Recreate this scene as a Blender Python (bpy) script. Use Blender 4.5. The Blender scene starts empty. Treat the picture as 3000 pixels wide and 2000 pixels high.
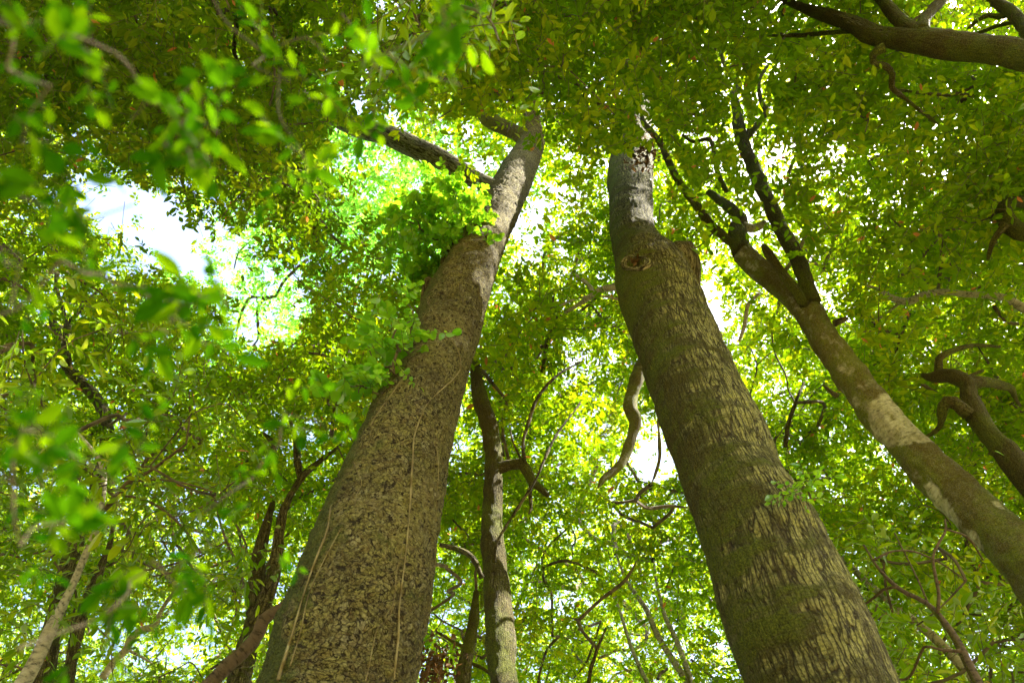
import bpy, math, random
import numpy as np
from mathutils import Matrix, Vector
from mathutils.bvhtree import BVHTree

random.seed(7)
RNG = np.random.default_rng(11)
S = bpy.context.scene
COL = S.collection

# ------------------------------------------------------------------ camera
F = 2000.0                                    # focal length in photo pixels (24 mm on a 36 mm sensor, photo 3000 px wide)
u = np.array([0.09, 0.46, -1.0]); u /= np.linalg.norm(u)      # the zenith seen from the camera
fc = np.array([0, 0, -1.0])
yv = fc - fc.dot(u) * u; yv /= np.linalg.norm(yv)
xv = np.cross(yv, u)
R = np.array([xv, yv, u])                     # world from camera
CAM = np.array([0, 0, 1.6])
cam = bpy.data.cameras.new('camera'); cam.lens = 24; cam.sensor_width = 36; cam.sensor_fit = 'HORIZONTAL'
cam.clip_start = 0.05; cam.clip_end = 2000
cam.dof.use_dof = True; cam.dof.focus_distance = 7.0; cam.dof.aperture_fstop = 2.2
camo = bpy.data.objects.new('camera', cam); COL.objects.link(camo)
m4 = Matrix([list(R[i]) + [CAM[i]] for i in range(3)] + [[0, 0, 0, 1]])
camo.matrix_world = m4
S.camera = camo

def ray(px, py):
    px = np.asarray(px, float); py = np.asarray(py, float)
    d = np.stack([(px - 1500) / F, (1000 - py) / F, -np.ones_like(px)], -1)
    return d @ R.T
def P(px, py, z):                             # point at depth z along the camera axis
    return CAM + ray(px, py) * np.asarray(z)[..., None] if np.ndim(px) else CAM + ray(px, py) * z
def PH(px, py, h):                            # point at height h above the camera
    d = ray(px, py); return CAM + d * (h / d[..., 2])[..., None]
def proj(p):
    c = (p - CAM) @ R
    return 1500 + F * c[..., 0] / -c[..., 2], 1000 - F * c[..., 1] / -c[..., 2]

# ------------------------------------------------------------------ sky, sun, exposure
sd = ray(3350, -350); sd /= np.linalg.norm(sd)                # towards the sun
elev = math.asin(sd[2]); azim = math.atan2(sd[0], sd[1])
w = bpy.data.worlds.new('World'); S.world = w; w.use_nodes = True
nt = w.node_tree; nt.nodes.clear()
sky = nt.nodes.new('ShaderNodeTexSky'); sky.sky_type = 'NISHITA'; sky.sun_disc = False
sky.sun_elevation = elev; sky.sun_rotation = azim; sky.air_density = 0.9; sky.dust_density = 6.0
bg = nt.nodes.new('ShaderNodeBackground'); bg.inputs[1].default_value = 0.15
out = nt.nodes.new('ShaderNodeOutputWorld')
nt.links.new(sky.outputs[0], bg.inputs[0]); nt.links.new(bg.outputs[0], out.inputs[0])
sl = bpy.data.lights.new('sun', 'SUN'); sl.energy = 5.0; sl.angle = math.radians(0.5); sl.color = (1.0, 0.93, 0.80)
so = bpy.data.objects.new('sun', sl); COL.objects.link(so)
so.rotation_euler = Vector(sd.tolist()).to_track_quat('Z', 'Y').to_euler(); so.location = (0, 0, 60)
vs = S.view_settings; vs.view_transform = 'Standard'; vs.look = 'None'; vs.gamma = 1; vs.exposure = 2.70
cy = S.cycles
S.render.engine = 'CYCLES'
cy.max_bounces = 10; cy.diffuse_bounces = 6; cy.glossy_bounces = 2; cy.transmission_bounces = 8
cy.use_denoising = True; cy.caustics_reflective = False; cy.caustics_refractive = False
cy.sample_clamp_indirect = 6

# ------------------------------------------------------------------ helpers
def tag(o, label=None, cat=None, group=None, kind=None):
    if label: o['label'] = label
    if cat: o['category'] = cat
    if group: o['group'] = group
    if kind: o['kind'] = kind
    return o
def empty(name, loc, label, cat, group=None):
    o = bpy.data.objects.new(name, None); COL.objects.link(o); o.location = Vector([float(v) for v in loc]); o.empty_display_size = .3
    return tag(o, label, cat, group)
def link(name, me, parent):
    o = bpy.data.objects.new(name, me); COL.objects.link(o)
    if parent is not None:
        o.parent = parent; o.location = -parent.location
    return o
def quads_mesh(name, V, Fq, mats, mi=None, attrs=None, smooth=False):
    me = bpy.data.meshes.new(name)
    V = np.ascontiguousarray(V, np.float32); Fq = np.ascontiguousarray(Fq, np.int32)
    me.vertices.add(len(V)); me.vertices.foreach_set('co', V.ravel())
    n = len(Fq)
    me.loops.add(n * 4); me.loops.foreach_set('vertex_index', Fq.ravel())
    me.polygons.add(n)
    me.polygons.foreach_set('loop_start', np.arange(0, n * 4, 4, dtype=np.int32))
    me.polygons.foreach_set('loop_total', np.full(n, 4, np.int32))
    for m in mats: me.materials.append(m)
    if mi is not None: me.polygons.foreach_set('material_index', np.ascontiguousarray(mi, np.int32))
    me.polygons.foreach_set('use_smooth', np.full(n, smooth, bool))
    for k, (typ, dom, arr) in (attrs or {}).items():
        a = me.attributes.new(k, typ, dom)
        a.data.foreach_set('vector' if typ == 'FLOAT_VECTOR' else 'value', np.ascontiguousarray(arr, np.float32).ravel())
    me.update(calc_edges=True)
    return me

def vnoise(p, seed=0):                        # value noise, -1..1
    p = np.asarray(p, float); i = np.floor(p).astype(np.int64); f = p - i; f = f * f * (3 - 2 * f)
    def h(ix, iy, iz):
        n = (ix * 374761393 + iy * 668265263 + iz * 2147483647 + seed * 144665) & 0xffffffff
        n = ((n ^ (n >> 13)) * 1274126177) & 0xffffffff
        return ((n ^ (n >> 16)) & 0xffff) / 32767.5 - 1
    r = 0
    for dx in (0, 1):
        wx = f[..., 0] if dx else 1 - f[..., 0]
        for dy in (0, 1):
            wy = f[..., 1] if dy else 1 - f[..., 1]
            for dz in (0, 1):
                wz = f[..., 2] if dz else 1 - f[..., 2]
                r = r + wx * wy * wz * h(i[..., 0] + dx, i[..., 1] + dy, i[..., 2] + dz)
    return r

def spline(pts, n):
    pts = np.asarray(pts, float)
    if len(pts) < 3:
        t = np.linspace(0, 1, n)[:, None]; return pts[0] * (1 - t) + pts[-1] * t
    seg = np.maximum(np.linalg.norm(np.diff(pts[:, :3], axis=0), axis=1), 1e-9); cum = np.r_[0, np.cumsum(seg)]
    sl_ = np.diff(pts, axis=0) / seg[:, None]
    m = np.vstack([sl_[:1], (sl_[:-1] * seg[1:, None] + sl_[1:] * seg[:-1, None]) / (seg[1:] + seg[:-1])[:, None], sl_[-1:]])
    s = np.linspace(0, cum[-1], n); k = np.clip(np.searchsorted(cum, s, side='right') - 1, 0, len(pts) - 2)
    h = seg[k][:, None]; t = ((s - cum[k]) / seg[k])[:, None]
    return (2 * t ** 3 - 3 * t ** 2 + 1) * pts[k] + (t ** 3 - 2 * t ** 2 + t) * h * m[k] + (3 * t ** 2 - 2 * t ** 3) * pts[k + 1] + (t ** 3 - t ** 2) * h * m[k + 1]

def frames(c):
    T = np.gradient(c, axis=0); T /= np.linalg.norm(T, axis=1)[:, None] + 1e-12
    r = np.array([0, 0, 1.]) if abs(T[0][2]) < .9 else np.array([1., 0, 0])
    N = np.zeros_like(c); n = np.cross(np.cross(T[0], r), T[0]); n /= np.linalg.norm(n)
    for i in range(len(c)):
        n = n - n.dot(T[i]) * T[i]; n /= np.linalg.norm(n) + 1e-12; N[i] = n
    return T, N, np.cross(T, N)

def tube(ctrl, ring_step, seg, disp=None, cap=True, wob=0.0, seed=0):
    """ctrl rows: x y z r -> (V, quads, bk, normals). bk = bark coordinates in metres."""
    ctrl = np.asarray(ctrl, float)
    L = np.linalg.norm(np.diff(ctrl[:, :3], axis=0), axis=1).sum()
    n = max(int(L / ring_step), len(ctrl) * 2, 4)
    s = spline(ctrl, n); c = s[:, :3]; r = np.maximum(s[:, 3], .0008)
    if wob: c = c + np.stack([vnoise(np.c_[c[:, 0] * 1.3, c[:, 1] * 1.3, c[:, 2] * 1.3 + 9 * k], seed + k) for k in range(3)], 1) * (wob * r)[:, None]
    T, N, B = frames(c)
    th = np.linspace(0, 2 * np.pi, seg, endpoint=False)
    D = N[:, None] * np.cos(th)[None, :, None] + B[:, None] * np.sin(th)[None, :, None]
    ln = np.r_[0, np.cumsum(np.linalg.norm(np.diff(c, axis=0), axis=1))]
    rm = np.median(r)
    bk = np.stack([np.broadcast_to(np.cos(th) * rm, (n, seg)), np.broadcast_to(np.sin(th) * rm, (n, seg)),
                   np.broadcast_to(ln[:, None] + seed * 3.7, (n, seg))], -1)
    rr = np.broadcast_to(r[:, None], (n, seg)).copy()
    if disp is not None: rr = rr + disp(bk, rr, c[:, None] + D * rr[..., None], D)
    V = c[:, None] + D * rr[..., None]
    i = np.arange(n - 1)[:, None] * seg; j = np.arange(seg)[None]; j2 = (j + 1) % seg
    Fq = np.stack([i + j, i + j2, i + seg + j2, i + seg + j], -1).reshape(-1, 4)
    V = V.reshape(-1, 3); bkf = bk.reshape(-1, 3); Df = D.reshape(-1, 3)
    if cap:                                    # close the end with a shrunken ring
        tip = c[-1] + T[-1] * r[-1] * .5
        last = V[-seg:]; k0 = len(V)
        inner = tip + (last - c[-1]) * .05
        V = np.vstack([V, inner]); bkf = np.vstack([bkf, bkf[-seg:] * [.3, .3, 1]]); Df = np.vstack([Df, np.tile(T[-1], (seg, 1))])
        jj = np.arange(seg); j3 = (jj + 1) % seg
        Fq = np.vstack([Fq, np.stack([k0 - seg + jj, k0 - seg + j3, k0 + j3, k0 + jj], 1)])
        hh = jj[:seg // 2 - 1]
        Fq = np.vstack([Fq, np.stack([k0 + hh, k0 + hh + 1, k0 + seg - 2 - hh, k0 + seg - 1 - hh], 1), np.stack([hh + 1, hh, seg - 1 - hh, seg - 2 - hh], 1)])
    return V, Fq, bkf, Df

# ------------------------------------------------------------------ materials
def nodes(name):
    m = bpy.data.materials.new(name); m.use_nodes = True
    t = m.node_tree; t.nodes.clear()
    o = t.nodes.new('ShaderNodeOutputMaterial')
    return m, t, o
def N_(t, typ, **kw):
    n = t.nodes.new(typ)
    for k, v in kw.items():
        if k in n.inputs.keys(): n.inputs[k].default_value = v
        else: setattr(n, k, v)
    return n
def ramp(t, src, stops, interp='LINEAR'):
    r = t.nodes.new('ShaderNodeValToRGB'); r.color_ramp.interpolation = interp
    e = r.color_ramp.elements
    while len(e) < len(stops): e.new(.5)
    for k, (p, c) in enumerate(stops):
        e[k].position = p; e[k].color = (c[0], c[1], c[2], 1) if hasattr(c, '__len__') else (c, c, c, 1)
    t.links.new(src, r.inputs[0]); return r.outputs[0]
def mixc(t, fac, a, b):
    m = t.nodes.new('ShaderNodeMix'); m.data_type = 'RGBA'
    for s, v in ((m.inputs[0], fac), (m.inputs[6], a), (m.inputs[7], b)):
        if hasattr(v, 'links'): t.links.new(v, s)
        elif hasattr(v, '__len__'): s.default_value = (*v, 1)
        else: s.default_value = v
    return m.outputs[2]
def math_(t, op, a, b=0.0, clamp=False):
    m = t.nodes.new('ShaderNodeMath'); m.operation = op; m.use_clamp = clamp
    for s, v in ((m.inputs[0], a), (m.inputs[1], b)):
        if hasattr(v, 'links'): t.links.new(v, s)
        else: s.default_value = v
    return m.outputs[0]

def leaf_mat(name, dif, trn, gloss=.009, rust=True):
    """dif/trn: lists of three colours spread over the per-leaf tint."""
    m, t, o = nodes(name)
    a = N_(t, 'ShaderNodeAttribute', attribute_name='tint')
    end = [(.975, dif[2]), (.982, (.20, .075, .03))] if rust else [(1, dif[2])]
    endt = [(.975, trn[2]), (.982, (.42, .15, .03))] if rust else [(1, trn[2])]
    cd = ramp(t, a.outputs['Fac'], [(0, dif[0]), (.5, dif[1])] + end)
    ct = ramp(t, a.outputs['Fac'], [(0, trn[0]), (.5, trn[1])] + endt)
    d = N_(t, 'ShaderNodeBsdfDiffuse'); r = N_(t, 'ShaderNodeBsdfTranslucent'); g = N_(t, 'ShaderNodeBsdfGlossy', Roughness=.38)
    t.links.new(cd, d.inputs[0]); t.links.new(ct, r.inputs[0])
    ad = N_(t, 'ShaderNodeAddShader'); t.links.new(d.outputs[0], ad.inputs[0]); t.links.new(r.outputs[0], ad.inputs[1])
    mx = N_(t, 'ShaderNodeMixShader'); fr = N_(t, 'ShaderNodeFresnel', IOR=1.4)
    k = math_(t, 'MULTIPLY', fr.outputs[0], gloss * 10, True)
    t.links.new(k, mx.inputs[0]); t.links.new(ad.outputs[0], mx.inputs[1]); t.links.new(g.outputs[0], mx.inputs[2])
    t.links.new(mx.outputs[0], o.inputs[0]); return m

LEAF = {
 'mid': leaf_mat('laurel_leaf', [(.039, .082, .003), (.066, .114, .004), (.14, .16, .005)], [(.076, .156, .001), (.138, .240, .0015), (.34, .365, .003)]),
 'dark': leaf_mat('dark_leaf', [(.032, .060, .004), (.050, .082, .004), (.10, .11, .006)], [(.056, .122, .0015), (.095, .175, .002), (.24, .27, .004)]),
 'far': leaf_mat('sunny_crown_leaf', [(.034, .080, .003), (.056, .110, .004), (.10, .14, .006)], [(.090, .180, .0015), (.170, .265, .002), (.38, .38, .004)]),
 'pale': leaf_mat('glare_pale_leaf', [(.045, .13, .018), (.070, .17, .022), (.11, .20, .025)], [(.12, .34, .030), (.19, .44, .040), (.30, .50, .05)], rust=False),  # whiter leaves for the two far crowns, sun glare put into the colour
 'fresh': leaf_mat('climber_leaf', [(.040, .105, .005), (.062, .130, .007), (.10, .16, .010)], [(.11, .28, .005), (.18, .37, .008), (.30, .46, .012)], rust=False),
 'front': leaf_mat('shaded_near_leaf', [(.008, .050, .0005), (.014, .065, .001), (.03, .09, .001)], [(.020, .070, .0005), (.045, .115, .0008), (.15, .25, .001)], gloss=.0, rust=False),  # leaves near the lens, darkened: their shade is put into the colour
}
def twig_mat():
    m, t, o = nodes('twig_bark')
    tc = N_(t, 'ShaderNodeTexCoord'); n = N_(t, 'ShaderNodeTexNoise', Scale=9.0); t.links.new(tc.outputs['Object'], n.inputs['Vector'])
    c = ramp(t, n.outputs['Fac'], [(.35, (.045, .032, .018)), (.55, (.11, .085, .045)), (.7, (.14, .115, .06))])
    b = N_(t, 'ShaderNodeBsdfPrincipled', Roughness=.9); t.links.new(c, b.inputs['Base Color']); t.links.new(b.outputs[0], o.inputs[0]); return m
TWIG = twig_mat()

def bark_mat(name, kind, moss=.5, tone=None, pale=.0):
    """kind: 'flaky' plates, 'fissured' long cracks, 'smooth' pale bark; moss = how much of it is overgrown."""
    m, t, o = nodes(name)
    a = N_(t, 'ShaderNodeAttribute', attribute_name='bk'); v = a.outputs['Vector']
    dn = N_(t, 'ShaderNodeTexNoise', Scale=9.0, Detail=4.0); t.links.new(v, dn.inputs['Vector'])
    sc = N_(t, 'ShaderNodeVectorMath', operation='SCALE'); sc.inputs['Scale'].default_value = .035 if kind != 'flaky' else .12
    t.links.new(dn.outputs['Color'], sc.inputs[0])
    ad = N_(t, 'ShaderNodeVectorMath', operation='ADD'); t.links.new(v, ad.inputs[0]); t.links.new(sc.outputs[0], ad.inputs[1])
    mp = N_(t, 'ShaderNodeMapping'); t.links.new(ad.outputs[0], mp.inputs['Vector'])
    big = N_(t, 'ShaderNodeTexNoise', Scale=2.2, Detail=6.0, Roughness=.65); t.links.new(v, big.inputs['Vector'])
    fine = N_(t, 'ShaderNodeTexNoise', Scale=70.0, Detail=6.0, Roughness=.7); t.links.new(v, fine.inputs['Vector'])
    if kind == 'flaky':
        mp.inputs['Scale'].default_value = (1, 1, .8)
        vo = N_(t, 'ShaderNodeTexVoronoi', feature='DISTANCE_TO_EDGE', Scale=42.0); t.links.new(mp.outputs[0], vo.inputs['Vector'])
        vc = N_(t, 'ShaderNodeTexVoronoi', feature='F1', Scale=42.0); t.links.new(mp.outputs[0], vc.inputs['Vector'])
        v2 = N_(t, 'ShaderNodeTexVoronoi', feature='DISTANCE_TO_EDGE', Scale=85.0); t.links.new(mp.outputs[0], v2.inputs['Vector'])
        crack = ramp(t, vo.outputs['Distance'], [(0, 0), (.07, .75), (.2, 1)])
        crack2 = ramp(t, v2.outputs['Distance'], [(0, .25), (.12, 1)])
        cell = N_(t, 'ShaderNodeSeparateColor'); t.links.new(vc.outputs['Color'], cell.inputs[0])
        plate = ramp(t, cell.outputs[0], [(0, (.085, .050, .020)), (.4, (.18, .135, .055)), (.7, (.30, .26, .130)), (1, (.42, .39, .24))])
        spots = ramp(t, fine.outputs['Fac'], [(.42, (.050, .028, .010)), (.52, (.20, .15, .060)), (.64, (.40, .35, .17))])
        col = mixc(t, .55, plate, spots)
        hole = ramp(t, big.outputs['Fac'], [(.44, 0), (.60, .8)])
        crack = math_(t, 'MAXIMUM', crack, hole)
        pit = N_(t, 'ShaderNodeTexNoise', Scale=42.0, Detail=3.0, Roughness=.6); t.links.new(mp.outputs[0], pit.inputs['Vector'])
        pits = ramp(t, pit.outputs['Fac'], [(.36, 0), (.44, 1)])
        ck = ramp(t, math_(t, 'MULTIPLY', math_(t, 'MULTIPLY', crack, crack2), pits), [(0, 0), (.55, 1)])
        warm = N_(t, 'ShaderNodeTexNoise', Scale=5.0, Detail=5.0); t.links.new(v, warm.inputs['Vector'])
        col = mixc(t, ramp(t, warm.outputs['Fac'], [(.40, .0), (.62, .7)]), col, mixc(t, cell.outputs[2], (.17, .11, .030), (.42, .37, .12)))
        col = mixc(t, ck, (.024, .014, .006), col)
        hgt = math_(t, 'ADD', math_(t, 'MULTIPLY', ck, 1.0), math_(t, 'MULTIPLY', cell.outputs[1], .9))
        hgt = math_(t, 'ADD', hgt, math_(t, 'MULTIPLY', fine.outputs['Fac'], 1.2)); bs, bd = 1.0, .022
    elif kind == 'fissured':
        mp.inputs['Scale'].default_value = (1, 1, .085)
        n1 = N_(t, 'ShaderNodeTexNoise', Scale=34.0, Detail=4.0, Roughness=.55); t.links.new(mp.outputs[0], n1.inputs['Vector'])
        vo = N_(t, 'ShaderNodeTexVoronoi', feature='DISTANCE_TO_EDGE', Scale=48.0); t.links.new(mp.outputs[0], vo.inputs['Vector'])
        crack = ramp(t, vo.outputs['Distance'], [(0, .05), (.045, .55), (.11, 1)])
        ridge = ramp(t, n1.outputs['Fac'], [(.34, .35), (.46, 1)])
        ck = math_(t, 'MULTIPLY', crack, ridge)
        lo = tone or (.27, .245, .095)
        base = ramp(t, fine.outputs['Fac'], [(.38, tuple(x * .5 for x in lo)), (.55, lo), (.7, tuple(min(x * 1.4, .6) for x in lo))])
        col = mixc(t, ck, (.045, .030, .016), base)
        hgt = math_(t, 'ADD', ck, math_(t, 'MULTIPLY', fine.outputs['Fac'], .5)); bs, bd = 1.0, .026
    else:
        mp.inputs['Scale'].default_value = (1, 1, 3.0)
        n1 = N_(t, 'ShaderNodeTexNoise', Scale=14.0, Detail=5.0, Roughness=.6); t.links.new(mp.outputs[0], n1.inputs['Vector'])
        lo = tone or (.42, .40, .33)
        col = ramp(t, n1.outputs['Fac'], [(.34, tuple(x * .25 for x in lo)), (.46, tuple(x * .75 for x in lo)), (.62, lo)])
        hgt = math_(t, 'ADD', n1.outputs['Fac'], math_(t, 'MULTIPLY', fine.outputs['Fac'], .6)); bs, bd = .8, .012
    if pale:
        pn = N_(t, 'ShaderNodeTexNoise', Scale=1.7, Detail=5.0, Roughness=.6); t.links.new(ad.outputs[0], pn.inputs['Vector'])
        pf = ramp(t, pn.outputs['Fac'], [(.60 - pale * .2, 0), (.63 - pale * .2, 1)])
        pc = ramp(t, fine.outputs['Fac'], [(.35, (.22, .22, .18)), (.6, (.55, .54, .47))])
        col = mixc(t, pf, col, pc)
    if kind != 'smooth' or moss > .5:          # thin green film of algae in the texture of the bark
        al = N_(t, 'ShaderNodeTexNoise', Scale=12.0, Detail=6.0, Roughness=.7); t.links.new(v, al.inputs['Vector'])
        col = mixc(t, ramp(t, al.outputs['Fac'], [(.38, .05), (.62, .55)]), col, ramp(t, fine.outputs['Fac'], [(.40, (.05, .045, .006)), (.62, (.36, .34, .06))]))
        if kind != 'smooth': col = mixc(t, ck, (.022, .014, .006), col)
        st = N_(t, 'ShaderNodeTexNoise', Scale=3.6, Detail=7.0, Roughness=.7); t.links.new(mp.outputs[0] if kind == 'fissured' else ad.outputs[0], st.inputs['Vector'])
        col = mixc(t, ramp(t, st.outputs['Fac'], [(.38, .42), (.54, .0)]), col, (.055, .038, .012))
    # moss: patches of its own, rough and dark olive to bright green
    mn = N_(t, 'ShaderNodeTexNoise', Scale=3.4, Detail=8.0, Roughness=.72); 
    mp2 = N_(t, 'ShaderNodeMapping'); mp2.inputs['Scale'].default_value = (.7, .7, 2.2) if kind == 'fissured' and moss < .7 else (1, 1, 1); mp2.inputs['Location'].default_value = (5, 2, 1)
    t.links.new(ad.outputs[0], mp2.inputs['Vector']); t.links.new(mp2.outputs[0], mn.inputs['Vector'])
    ms = N_(t, 'ShaderNodeAttribute', attribute_name='moss')
    mf = math_(t, 'ADD', mn.outputs['Fac'], math_(t, 'MULTIPLY', ms.outputs['Fac'], .34 if kind == 'flaky' else (.17 if kind == 'fissured' and moss < .7 else .40)))
    c0 = .74 - moss * (.42 if kind != 'fissured' or moss > .7 else .36)
    mf = ramp(t, mf, [(c0, 0), (c0 + .10, 1)])
    mfine = N_(t, 'ShaderNodeTexNoise', Scale=110.0, Detail=4.0, Roughness=.7); t.links.new(v, mfine.inputs['Vector'])
    mc = ramp(t, mfine.outputs['Fac'], [(.34, (.028, .034, .003)), (.5, (.125, .145, .008)), (.66, (.25, .28, .020))])
    mc2 = ramp(t, mfine.outputs['Fac'], [(.34, (.026, .019, .003)), (.5, (.090, .072, .010)), (.66, (.20, .165, .030))])
    mc = mixc(t, ramp(t, big.outputs['Fac'], [(.44, 0), (.56, 1)]), mc, mc2)
    if kind == 'flaky':
        mc = ramp(t, mfine.outputs['Fac'], [(.36, (.025, .032, .004)), (.5, (.100, .120, .016)), (.66, (.23, .25, .05))])
    if kind == 'flaky': mfq = math_(t, 'MULTIPLY', mf, .85)
    else: mfq = math_(t, 'MULTIPLY', mf, math_(t, 'ADD', math_(t, 'MULTIPLY', fine.outputs['Fac'], 1.1), .32, True), True)
    col = mixc(t, mfq, col, mc)
    hgt = math_(t, 'ADD', hgt, math_(t, 'MULTIPLY', math_(t, 'MULTIPLY', mf, mfine.outputs['Fac']), 2.0))
    bp = N_(t, 'ShaderNodeBump'); bp.inputs['Strength'].default_value = bs; bp.inputs['Distance'].default_value = bd
    t.links.new(hgt, bp.inputs['Height'])
    b = N_(t, 'ShaderNodeBsdfPrincipled', Roughness=.88); b.inputs['Specular IOR Level'].default_value = .25
    t.links.new(col, b.inputs['Base Color']); t.links.new(bp.outputs[0], b.inputs['Normal']); t.links.new(b.outputs[0], o.inputs[0])
    return m
BARK = {
 'flaky': bark_mat('flaky_bark', 'flaky', .30),
 'fissured': bark_mat('fissured_bark', 'fissured', .58),
 'mossy': bark_mat('mossy_bark', 'fissured', .86, (.24, .20, .12)),
 'patchy': bark_mat('mossy_pale_bark', 'smooth', .90, (.55, .52, .42)),
 'stub': bark_mat('weathered_bark', 'fissured', .40, (.34, .28, .17)),
 'branch': bark_mat('grey_mossy_lit_bark', 'fissured', .5, (.44, .39, .26)),  # long left limb, lightened: the light falling on it is in the tone
 'pale': bark_mat('pale_bark', 'smooth', .25, (.42, .38, .29)),
 'dark': bark_mat('dark_bark', 'fissured', .60, (.13, .10, .065)),
 'red': bark_mat('reddish_bark', 'smooth', .35, (.125, .085, .05)),
}
def plain(name, stops, scale, rough=.9):
    m, t, o = nodes(name)
    tc = N_(t, 'ShaderNodeTexCoord'); n = N_(t, 'ShaderNodeTexNoise', Scale=scale, Detail=6.0); t.links.new(tc.outputs['Object'], n.inputs['Vector'])
    c = ramp(t, n.outputs['Fac'], stops)
    b = N_(t, 'ShaderNodeBsdfPrincipled', Roughness=rough); t.links.new(c, b.inputs['Base Color'])
    bp = N_(t, 'ShaderNodeBump'); bp.inputs['Distance'].default_value = .02; t.links.new(n.outputs['Fac'], bp.inputs['Height']); t.links.new(bp.outputs[0], b.inputs['Normal'])
    t.links.new(b.outputs[0], o.inputs[0]); return m
MOSS = leaf_mat('moss_tuft', [(.080, .090, .005), (.140, .150, .008), (.23, .24, .015)], [(.04, .05, .004), (.08, .09, .006), (.13, .15, .01)], rust=False)
MOSSG = leaf_mat('grey_green_moss', [(.05, .08, .03), (.08, .13, .05), (.14, .20, .09)], [(.03, .06, .01), (.06, .10, .02), (.10, .14, .03)], rust=False)
VINE = plain('vine_bark', [(.3, (.08, .055, .018)), (.55, (.20, .155, .06)), (.75, (.32, .28, .13))], 9)
DEADWOOD = plain('rotten_wood', [(.3, (.05, .035, .02)), (.5, (.18, .14, .09)), (.7, (.36, .31, .23))], 24)
DRY = leaf_mat('dry_leaf', [(.04, .022, .010), (.075, .042, .02), (.12, .07, .03)], [(.03, .014, .005), (.06, .03, .01), (.10, .05, .015)], rust=False)
GROUND = plain('leaf_litter', [(.3, (.10, .08, .035)), (.5, (.22, .17, .08)), (.7, (.14, .17, .045))], 3)

# ------------------------------------------------------------------ leaves
# templates: (verts (x across, y along, z fold), quads)
T_SIMPLE = (np.array([(0, 0, 0), (-.5, .34, .10), (-.42, .68, .08), (0, 1, -.06), (.42, .68, .08), (.5, .34, .10)]), np.array([(0, 1, 2, 3), (0, 3, 4, 5)]))
def _near():
    ys = [0, .16, .38, .6, .8, .93, 1.0]; ws = [.05, .30, .47, .46, .30, .14, .01]
    V = []; Q = []
    for y, wd in zip(ys, ws):
        z = -.18 * y * y
        V += [(-wd, y, z + wd * .22), (0, y, z), (wd, y, z + wd * .22)]
    for k in range(len(ys) - 1):
        a = 3 * k; Q += [(a, a + 1, a + 4, a + 3), (a + 1, a + 2, a + 5, a + 4)]
    return np.array(V), np.array(Q)
T_NEAR = _near()
def _round():
    ys = [0, .1, .3, .55, .8, .95, 1.0]; ws = [.05, .34, .52, .58, .46, .22, .03]
    V = []; Q = []
    for y, wd in zip(ys, ws):
        z = -.12 * y * y
        V += [(-wd, y, z + wd * .18), (0, y, z), (wd, y, z + wd * .18)]
    for k in range(len(ys) - 1):
        a = 3 * k; Q += [(a, a + 1, a + 4, a + 3), (a + 1, a + 2, a + 5, a + 4)]
    return np.array(V), np.array(Q)
T_ROUND = _round()

def unit(a): return a / (np.linalg.norm(a, axis=-1, keepdims=True) + 1e-12)

def twig_leaves(org, rng, leaf, width, nl=12, tlen=4.5, tilt=.45, droop=.25, flat=.35):
    """org: (n,3) twig starts. Returns leaf origins, directions, normals, sizes, and twig segments."""
    n = len(org)
    az = rng.uniform(0, 2 * np.pi, n); el = rng.normal(-.1, flat, n)
    d = np.stack([np.cos(az) * np.cos(el), np.sin(az) * np.cos(el), np.sin(el)], -1)
    side = unit(np.cross(d, [0, 0, 1.])); up = np.cross(side, d)
    L = leaf * tlen * rng.uniform(.6, 1.25, n)
    t = np.linspace(.12, 1, nl)[None, :, None]
    sag = -.12 * (t ** 2) * L[:, None, None] * np.array([0, 0, 1.])
    pos = org[:, None] + d[:, None] * L[:, None, None] * t + sag + rng.normal(0, .02, (n, nl, 3)) * L[:, None, None]
    sgn = np.where(np.arange(nl) % 2, 1., -1.)[None, :, None]
    ang = rng.uniform(.5, 1.25, (n, nl, 1)); ang[:, -2:] *= .35
    ld = d[:, None] * np.cos(ang) + side[:, None] * sgn * np.sin(ang) + up[:, None] * rng.normal(0, .28, (n, nl, 1))
    ld = ld + np.array([0, 0, -1.]) * rng.gamma(1.5, droop, (n, nl, 1))
    ld = unit(ld)
    nn = unit(up[:, None] + rng.normal(0, tilt, (n, nl, 3)))
    sz = leaf * np.clip(rng.lognormal(-.08, .26, (n, nl)), .45, 1.5) * rng.uniform(.85, 1.15, (n, 1))
    end = org + d * L[:, None] + np.array([0, 0, -.12]) * L[:, None]
    return pos.reshape(-1, 3), ld.reshape(-1, 3), nn.reshape(-1, 3), sz.ravel(), (org, end)

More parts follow.
